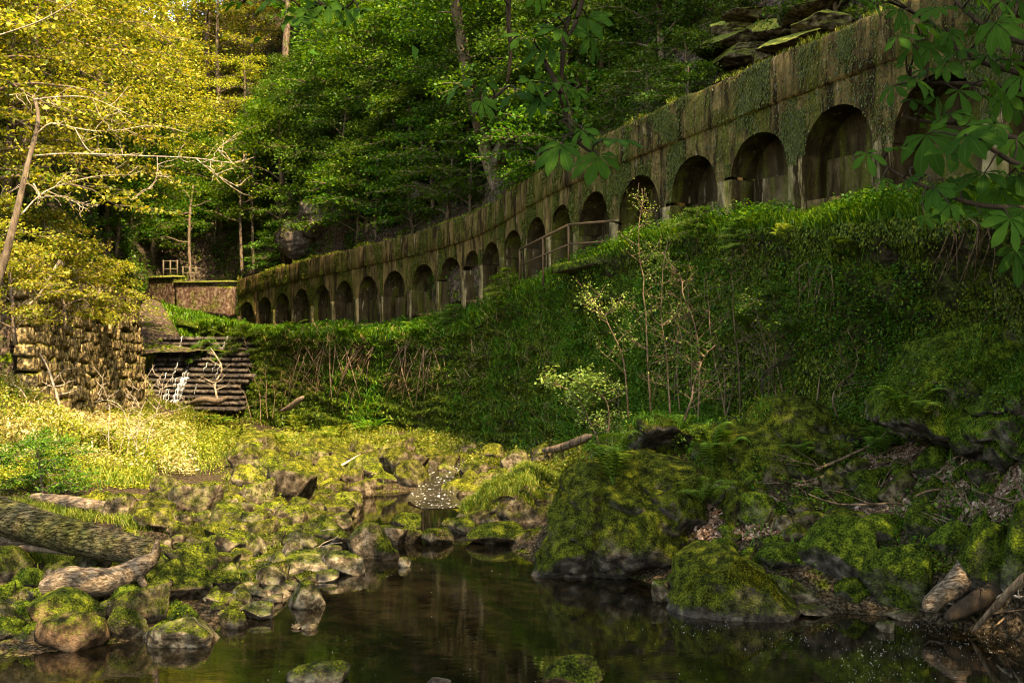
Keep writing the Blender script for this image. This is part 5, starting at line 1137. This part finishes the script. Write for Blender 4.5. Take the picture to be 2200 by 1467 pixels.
ALL = bvh_of((gV, gF), (wV, wF), (hV, hF)); BIGT = [BVHTree.FromPolygons(V.tolist(), Fq.tolist()) for V, Fq in BIG]
def hit_all(px, py):
    d = Vector(P(px, py, 1.0)) - Vector((0, 0, CAMZ)); d.normalize(); best = None
    for b in [ALL] + BIGT:
        q = b.ray_cast(Vector((0, 0, CAMZ)), d)
        if q[0] is not None and (best is None or q[3] < best[1]): best = (np.array(q[0]), q[3])
    return best[0]
for k, (px, py, s, lab, m, up) in enumerate([
    (1318, 1038, .95, 'large upright fern on the left shoulder of the huge boulder', M_FERN, 1.5), (1452, 968, .75, 'fern at the left foot of the rock hump', M_FERN, 1.4), (1532, 1012, .85, 'upright fern right of the rock hump', M_FERN, 1.5), (1505, 1075, .6, 'drooping fern on the right side of the huge boulder', M_FERN, .9),
    (1720, 985, .5, 'small fern on the mossy rock shoulder', M_FERN, 1.2), (1885, 985, .7, 'fern at the edge of the leaf litter', M_FERN, 1.2), (1950, 905, .7, 'fern below the great moss mound', M_FERN, 1.1), (1705, 545, .8, 'bright fern on the grassy brow', M_PALE, .9), (1840, 560, .7, 'fern overhanging the brow at right', M_FERN, .9),
    (1620, 720, .7, 'fern on the shaded wall behind the saplings', M_FERN, 1.2), (1915, 690, .6, 'fern on the dark wall above the moss mound', M_FERN, 1.0), (110, 985, .8, 'golden fern on the bright left bank', M_GRASSY, .9), (215, 960, .8, 'golden fern in the middle of the left bank', M_GRASSY, .9), (60, 870, .8, 'golden fern high on the left bank', M_GRASSY, .9),
    (415, 985, .7, 'yellow fern beside the bare bramble stems', M_GRASSY, .9), (505, 945, .8, 'yellow fern on the valley floor', M_GRASSY, .9), (590, 965, .8, 'yellow fern among the sunlit stones', M_GRASSY, .9), (640, 925, .9, 'yellow-green fern near the wall foot', M_GRASSY, .9), (720, 945, .9, 'sunlit fern in the middle of the valley floor', M_GRASSY, .9),
    (800, 930, .8, 'fern close to the mossy wall foot', M_GRASS, .9), (460, 915, .8, 'fern below the weir', M_GRASS, .9), (905, 722, .9, 'fern on the terrace edge under the arches', M_GRASS, .9), (750, 722, .9, 'fern hanging from the terrace below the arcade', M_GRASS, .9), (620, 720, .9, 'fern on the far terrace edge', M_GRASS, .9), (275, 625, 1.0, 'fern on top of the rubble wall', M_GRASSY, 1.2)]):
    fern(hit_all(px, py) - np.array([0, 0, .03]), s * 1.25, lab, None, m, 9, k, up)

# ------------------------------------------------------------------ saplings, brambles
def sapling(label, pts, D, r0, ntw, leafy, mat, lmat, seed, leaf=.05, name='sapling', tw=.9, nl=10, dD=0.0, cat='sapling'):
    q = random.Random(seed); L = poly([P(x, y, D + dD * k) for k, (x, y) in enumerate(pts)], 16); L = L + np.stack([fbm(L * 1.6 + seed + 11 * c_, 3, seed + c_) for c_ in range(3)], 1) * np.linspace(0, .16, 16)[:, None]; t = thing(name, label, cat, L[0]); A = Acc(); A.add(*tube(L, np.linspace(r0, r0 * .3, 16), 6)); S = []
    for k in range(ntw):
        i = q.randrange(3, 15); c = L[i]; sg = q.choice([-1, 1]); l = tw * (1.2 - i / 16) * q.uniform(.5, 1.2); e = c + np.array([sg * l * .7, q.uniform(-.5, .4) * l, l * q.uniform(.15, .8)])
        ln = bend(c, e, 7, .07, seed * 50 + k); A.add(*tube(ln, np.linspace(r0 * .4, .003, 7), 4, False)); S.append(ln[2:])
        for m in range(2):
            b = ln[q.randrange(2, 6)]; e2 = b + np.array([q.uniform(-.3, .3), q.uniform(-.2, .2), q.uniform(0, .35)]) * tw; l2 = bend(b, e2, 5, .08, k); A.add(*tube(l2, np.linspace(.006, .003, 5), 4, False)); S.append(l2[1:])
    obj('stem', A.mesh('stem', True), mat, t)
    if leafy:
        S = np.concatenate(S); rr = np.random.default_rng(seed); C = S[rr.integers(0, len(S), len(S) * nl // 4)]; C = C + rr.normal(size=C.shape) * .06; V, Fq = leaf_quads(C, UP + rr.normal(size=C.shape) * .6, leaf * rr.uniform(.6, 1.3, len(C)), .55, rr); obj('foliage', mesh_np('foliage', V, Fq), lmat, t)
sapling('tall budding sapling standing before the arches', [(1398, 890), (1390, 750), (1378, 560), (1377, 400)], 20.6, .022, 22, True, M_TWIG, M_PALE, 1, .045, nl=7)
sapling('second budding sapling right of the tall one', [(1440, 890), (1432, 780), (1420, 640), (1440, 500)], 20.4, .02, 18, True, M_TWIG, M_PALE, 2, .045, nl=8)
sapling('slender bent sapling in front of the shaded wall', [(1500, 900), (1500, 760), (1470, 620), (1440, 560)], 19.6, .02, 16, True, M_TWIG, M_GREEN, 3)
sapling('reddish thin sapling right of the bent one', [(1590, 890), (1585, 760), (1570, 640), (1575, 540)], 19.2, .016, 14, True, M_TWIG, M_GREEN, 4)
sapling('dark forked sapling on the right terrace', [(1640, 870), (1642, 800), (1690, 760), (1712, 700), (1700, 650)], 18.4, .028, 12, True, M_DARKTWIG, M_GREEN, 5)
sapling('leafy sapling left of the tall budding one', [(1350, 900), (1340, 780), (1300, 680), (1270, 630)], 21, .02, 16, True, M_TWIG, M_PALE, 6, .05)
sapling('arching bare sapling over the leaf litter', [(1750, 1010), (1860, 960), (1930, 900), (2000, 840)], 16.4, .025, 8, False, M_TWIG, None, 7)
sapling('pale forked stem at the top of the rock hump', [(1470, 905), (1485, 860), (1500, 800), (1530, 740)], 18.2, .025, 10, True, M_TWIG, M_GREEN, 8)
sapling('slim stem between rock hump and shaded wall', [(1560, 900), (1545, 820), (1530, 720), (1520, 600)], 19.3, .014, 12, True, M_TWIG, M_GREEN, 9)
sapling('thin crooked stem before the dark wall at right', [(1800, 900), (1790, 840), (1840, 780), (1830, 700)], 17.2, .018, 10, True, M_TWIG, M_GREEN, 10)
sapling('pale-leaved shrub glowing before the mossy wall', [(1290, 960), (1270, 910), (1230, 850), (1180, 830)], 20.8, .02, 18, True, M_TWIG, M_PALE, 11, .075, tw=.8, nl=12)
sapling('pale-leaved twiggy shrub beside the leaning bare trunk', [(1300, 960), (1310, 900), (1290, 850), (1250, 820)], 20.6, .02, 18, True, M_TWIG, M_PALE, 12, .075, tw=.8, nl=12)
for k, pts in enumerate([[(235, 1010), (233, 900), (228, 800)], [(250, 1010), (275, 900), (325, 790)], [(290, 1010), (300, 900), (350, 800)], [(310, 1010), (260, 880), (200, 860)], [(270, 1010), (290, 920), (400, 870)], [(300, 1010), (330, 900), (345, 830)]]):
    sapling(['straight bare bramble stem on the left bank', 'long bare bramble stem slanting right', 'bare bramble stem beside the slanting one', 'bare bramble stem arching left', 'bare bramble stem arching low to the right', 'short bare bramble stem at the edge of the sunlit bank'][k], pts, 25, .013, 7, False, M_PALETWIG, None, 20 + k, tw=.7, name='bramble', cat='bramble')
for k, pts in enumerate([[(540, 900), (525, 850), (495, 820)], [(560, 905), (555, 840), (530, 790)], [(575, 900), (570, 850), (572, 780)], [(585, 900), (590, 860), (585, 815)]]):
    sapling(['thin reddish stem leaning left below the mossy wall', 'thin reddish stem beside the leaning one', 'tallest thin reddish stem below the mossy wall', 'short thin reddish stem below the mossy wall'][k], pts, 36, .014, 3, False, M_TWIG, None, 40 + k, tw=.5, name='bramble', cat='bramble')
for k, (x0, y0, x1, y1, D) in enumerate([(90, 760, 130, 880, 26.5), (45, 840, 75, 900, 25.5), (190, 665, 215, 620, 33), (30, 690, 130, 560, 27)]):
    sapling(['weathered pale pole leaning on the left bank', 'short pale stem on the left bank', 'pale broken stem above the rubble wall', 'long slanting branch above the left bank'][k], [(x1, y1), ((x0 + x1) / 2 + 4, (y0 + y1) / 2), (x0, y0)], D, .045, 4, False, M_PALETWIG, None, 60 + k, name='dead_branch', cat='branch')

q_ = random.Random(77)
for k in range(16):
    x, y = q_.uniform(1400, 1760), q_.uniform(850, 905); D_ = hit(x, y)[0][1] - .1; lean = q_.uniform(-70, 70); h = q_.uniform(130, 330)
    sapling('bare brown stem in the thicket before the shaded wall', [(x, y), (x + lean * .3 + q_.uniform(-15, 15), y - h * .4), (x + lean * .6, y - h * .75), (x + lean + q_.uniform(-30, 30), y - h)], D_, .013, 7, q_.random() < .6, M_TWIG, M_GREEN, 200 + k, .04, tw=.7, nl=4, name='thicket_stem', cat='stem')
for o in list(scene.objects):
    if o.parent is None and o.name.startswith('thicket_stem'): o['group'] = 'stems of the thicket'
for lab, pts in (('bundle of bare roots hanging from the brow at right', [(2060, 470), (2095, 475), (2035, 480), (2110, 480), (2080, 470), (2050, 465)]), ('tangle of bare roots hanging under the grassy brow', [(1740, 560), (1765, 565), (1785, 570), (1725, 575), (1750, 570), (1775, 560)]), ('brown roots hanging below the terrace edge left of centre', [(720, 740), (745, 745), (770, 742), (800, 745), (690, 740), (660, 742)]), ('thin roots trailing down the wall under the terrace', [(880, 735), (900, 742), (920, 738), (940, 745), (860, 740)])):
    D_ = min(hit(x, y)[0][1] for x, y in pts); t = thing('hanging_roots', lab, 'roots', P(*pts[0], D_))
    for k, (x, y) in enumerate(pts):
        for m in range(3):
            a0 = hit(x + q_.uniform(-12, 12), y)[0]; dx, L_ = q_.uniform(-60, 35), q_.uniform(60, 150); e0 = hit(x + dx, y + L_)[0] + np.array([0, -.12, 0]); mid = (a0 + e0) / 2 + np.array([q_.uniform(-.1, .1), -.25, .1])
            V, Fs = tube(poly([a0, mid, e0], 9), np.linspace(.014, .005, 9) * max(1, D_ / 22), 5, False); obj('root', mesh_np('root', V, Fs, True), M_TWIG, t)
sapling('twisted pale dead branches beside the weir', [(470, 870), (462, 830), (475, 790), (455, 750)], 42, .05, 9, False, M_PALETWIG, None, 91, tw=1.1, name='dead_branch', cat='branch')

# ------------------------------------------------------------------ horse chestnut twigs hanging into the view
def leaflet_nodes(name):
    t = NT(name); uv = t.node('ShaderNodeUVMap'); sp = t.node('ShaderNodeSeparateXYZ'); t.link(uv.outputs[0], sp.inputs[0])
    au = t.math('ABSOLUTE', t.math('SUBTRACT', sp.outputs[0], .5)); ph = t.math('SUBTRACT', t.math('MULTIPLY', sp.outputs[1], 13.0), t.math('MULTIPLY', au, 7.0))
    vein = t.math('POWER', t.math('ABSOLUTE', t.math('SUBTRACT', t.math('MULTIPLY', t.math('FRACT', ph), 2.0), 1.0)), 5.0)
    mid = t.math('LESS_THAN', au, .03); oi = t.node('ShaderNodeObjectInfo')
    base = t.mix(oi.outputs['Random'], (0.011, 0.034, 0.004), (0.034, 0.085, 0.010)); c = t.mix(t.math('MULTIPLY', vein, .55), base, (0.012, 0.028, 0.006)); c = t.mix(t.math('MULTIPLY', mid, .45), c, (0.05, 0.085, 0.022))
    p = t.node('ShaderNodeBsdfPrincipled'); t.link(c, p.inputs['Base Color']); p.inputs['Roughness'].default_value = .7; p.inputs['Specular IOR Level'].default_value = .02
    t.link(t.bump(vein, .5, .004), p.inputs['Normal'])
    tr = t.node('ShaderNodeBsdfTranslucent'); t.link(t.mix(1.0, c, (1.6, 1.7, .6), 'MULTIPLY'), tr.inputs[0]); m = t.node('ShaderNodeMixShader'); m.inputs[0].default_value = .35
    t.link(p.outputs[0], m.inputs[1]); t.link(tr.outputs[0], m.inputs[2]); t.link(m.outputs[0], t.out.inputs['Surface']); return t.m
M_CHEST = leaflet_nodes('chestnut_leaf')
def palmate(seed, nl=7):
    """a horse chestnut leaf of radius 1, hanging from the origin in the XZ plane, fanning down, facing -Y"""
    r = np.random.default_rng(seed); VV, FF, UVs, n = [], [], [], 0
    for k in range(nl):
        a = (k - (nl - 1) / 2) / ((nl - 1) / 2) * 1.95 + r.uniform(-.08, .08); ln = (1.0 - .42 * (abs(a) / 1.95) ** 1.4) * r.uniform(.92, 1.06); wd = .36 * ln * r.uniform(.9, 1.1)
        t = np.linspace(0, 1, 9); prof = np.interp(t, [0, .1, .3, .5, .68, .8, .9, 1], [.03, .12, .45, .78, 1.0, .92, .55, .02]) * wd * .5
        d = np.array([math.sin(a), 0, -math.cos(a)]); s = np.array([math.cos(a), 0, math.sin(a)])
        for j, f in enumerate(t):
            c = d * ln * f + np.array([0, -.10 * f + .30 * f * f * r.uniform(.7, 1.2), -.10 * f * f])
            for m, o in enumerate((-1, -.5, 0, .5, 1)): VV.append(c + s * prof[j] * o + np.array([0, -.10 * prof[j] * (abs(o)) * 2.0 + .012 * math.sin(j * 2.9 + m), 0])); UVs.append((.5 + .5 * o * .98, f))
        FF.append(gridF(9, 5) + n); n += 45
    V, Fs = tube(np.array([[0, 0, 0], [0, .02, .12]]), .012, 5); 
    return mesh_np('leaf', np.array(VV), np.concatenate(FF), True, np.array(UVs))
PAL = [palmate(s, nl) for s, nl in ((1, 7), (2, 7), (3, 5), (4, 7), (5, 6), (6, 5))]
for m in PAL: m.materials.append(M_CHEST)
def chestnut(label, D, stems, leaves, seed):
    q = random.Random(seed); t = thing('chestnut_branch', label, 'branch', P(*stems[0][0], D)); A = Acc(); path = []
    for st in stems:
        L = poly([P(x, y, D + .05 * k) for k, (x, y) in enumerate(st)], 18); A.add(*tube(L, np.linspace(.030, .012, 18) * D / 9, 6)); path.append(L)
    path = np.concatenate(path)
    for (x, y, rad) in leaves:
        d = D + q.uniform(-.35, .35); p = P(x, y, d); k = np.argmin(np.linalg.norm((path - p) * np.array([1, .6, 1]), axis=1)); b = path[k]
        if np.linalg.norm(b - p) > .02: A.add(*tube(bend(b, p, 6, .06, k, -.06), np.linspace(.010, .006, 6) * D / 9, 5, False))
        o = bpy.data.objects.new('leaf', PAL[q.randrange(6)]); COL.objects.link(o); o.parent = t; o.location = Vector(p - np.array(t.location)); s = rad * D / F * q.uniform(.78, 1.12); o.scale = (s, s, s)
        o.rotation_euler = (q.uniform(-1.0, -.2) if q.random() < .6 else q.uniform(-1.45, -.9), q.uniform(-.5, .5), q.uniform(-1.0, 1.0))
    obj('twig', A.mesh('twig', True), M_DARKTWIG, t)
chestnut('dark chestnut twigs hanging in the middle of the top edge', 7.0, [[(1248, -60), (1238, 0), (1215, 60), (1210, 110), (1205, 200), (1212, 240), (1235, 300), (1272, 328)], [(1098, -60), (1093, 0), (1093, 60), (1097, 110), (1087, 185), (1052, 215)], [(1260, -40), (1240, 40), (1220, 80)], [(1205, 200), (1180, 150), (1165, 120)]],
    [(1065, -15, 60), (1150, -20, 60), (1120, 78, 48), (1150, 82, 60), (1195, 62, 55), (1262, 38, 62), (1200, 30, 50), (1180, 95, 80), (1268, 80, 62), (990, 180, 72), (1045, 176, 45), (1035, 218, 40), (1108, 202, 82), (1140, 175, 55), (1190, 178, 50), (1212, 175, 52), (1240, 195, 42), (1162, 215, 45), (1200, 268, 45), (1205, 312, 66), (1285, 335, 86), (1318, 300, 70), (1250, 278, 55), (1225, 232, 40), (1265, 290, 48), (1172, 160, 50)], 3)
chestnut('dark chestnut leaves hanging into the top left edge', 7.0, [[(720, -60), (685, 0), (660, 35), (655, 45)], [(540, -60), (530, -10), (523, 5)], [(650, -50), (690, 10), (740, 20)]],
    [(470, -18, 52), (522, 8, 58), (575, -15, 52), (628, 42, 70), (590, -10, 55), (678, 62, 62), (655, -5, 50), (705, 10, 62), (735, 12, 76), (745, 46, 62), (770, 20, 45), (660, 20, 50)], 5)
chestnut('leafy chestnut boughs reaching in from the right edge above the arches', 7.2, [[(2290, 190), (2200, 160), (2100, 130), (2040, 80), (1980, 40)], [(2290, 110), (2190, 90), (2120, 60), (2060, 10), (2030, -30)], [(2290, 320), (2190, 300), (2080, 268), (1990, 262), (1940, 250)], [(2290, 200), (2180, 190), (2080, 180), (1960, 180)]],
    [(1835, -8, 55), (1880, -5, 55), (1862, 2, 50), (1930, 22, 55), (1968, 55, 65), (2005, 18, 55), (2050, 15, 55), (2100, -5, 60), (2150, 5, 60), (2190, -5, 60), (1930, 80, 60), (1960, 95, 55), (2000, 100, 60), (2040, 70, 60), (2085, 60, 62), (2140, 50, 65), (2185, 70, 65), (1920, 185, 66), (1965, 170, 60), (1990, 150, 60), (2030, 140, 62), (2070, 130, 62), (2120, 120, 62), (2170, 130, 65), (2010, 210, 62), (1960, 215, 58), (2060, 195, 60), (2105, 205, 62), (2160, 200, 70), (1985, 255, 60), (2040, 245, 62), (2085, 250, 62), (2140, 260, 66), (2190, 230, 70), (2010, 55, 50), (2120, 175, 55), (2195, 165, 62), (2060, 110, 55), (2150, 95, 60), (1945, 140, 55)], 8)
chestnut('lower chestnut bough over the grassy brow at the right edge', 6.6, [[(2300, 455), (2200, 448), (2100, 440), (2010, 410), (1930, 375), (1880, 340)], [(2290, 380), (2180, 350), (2100, 300), (2050, 290)], [(2280, 560), (2220, 530), (2190, 520)]],
    [(1862, 330, 60), (1915, 318, 58), (1895, 385, 42), (1990, 290, 95), (2050, 330, 75), (2080, 292, 100), (2135, 268, 95), (2185, 300, 90), (2010, 405, 60), (2060, 400, 85), (2115, 372, 85), (2150, 405, 90), (2190, 380, 85), (1985, 462, 50), (2040, 440, 60), (2170, 470, 70), (2180, 535, 92), (2110, 460, 62), (1960, 380, 45), (2200, 450, 80)], 9)

# ------------------------------------------------------------------ tell alike things apart by their place in the rows
ORD = 'first second third fourth fifth sixth seventh eighth ninth tenth eleventh twelfth thirteenth fourteenth fifteenth sixteenth seventeenth eighteenth nineteenth twentieth'.split()
bpy.context.view_layer.update()
groups = {}
for o in scene.objects:
    if o.parent is None and 'group' in o and 'label' in o: groups.setdefault((o['group'], o['label']), []).append(o)
for (g, lab), os_ in groups.items():
    if len(os_) < 2 or 'beyond' in lab: continue
    px, py, D = proj(np.array([o.matrix_world.translation for o in os_])); rows = max(1, math.ceil(len(os_) / 18)); order = np.argsort(-D); n = math.ceil(len(os_) / rows)
    names = {1: [''], 2: [', back row', ', front row'], 3: [', back row', ', middle row', ', front row']}.get(rows) or [', %s row back' % ORD[rows - 1 - k] for k in range(rows)]
    for k in range(rows):
        part = sorted(order[k * n:(k + 1) * n], key=lambda i: px[i])
        for j, i in enumerate(part): os_[i]['label'] = lab + ', ' + ('leftmost' if j == 0 else ORD[j] + ' from left') + names[k]
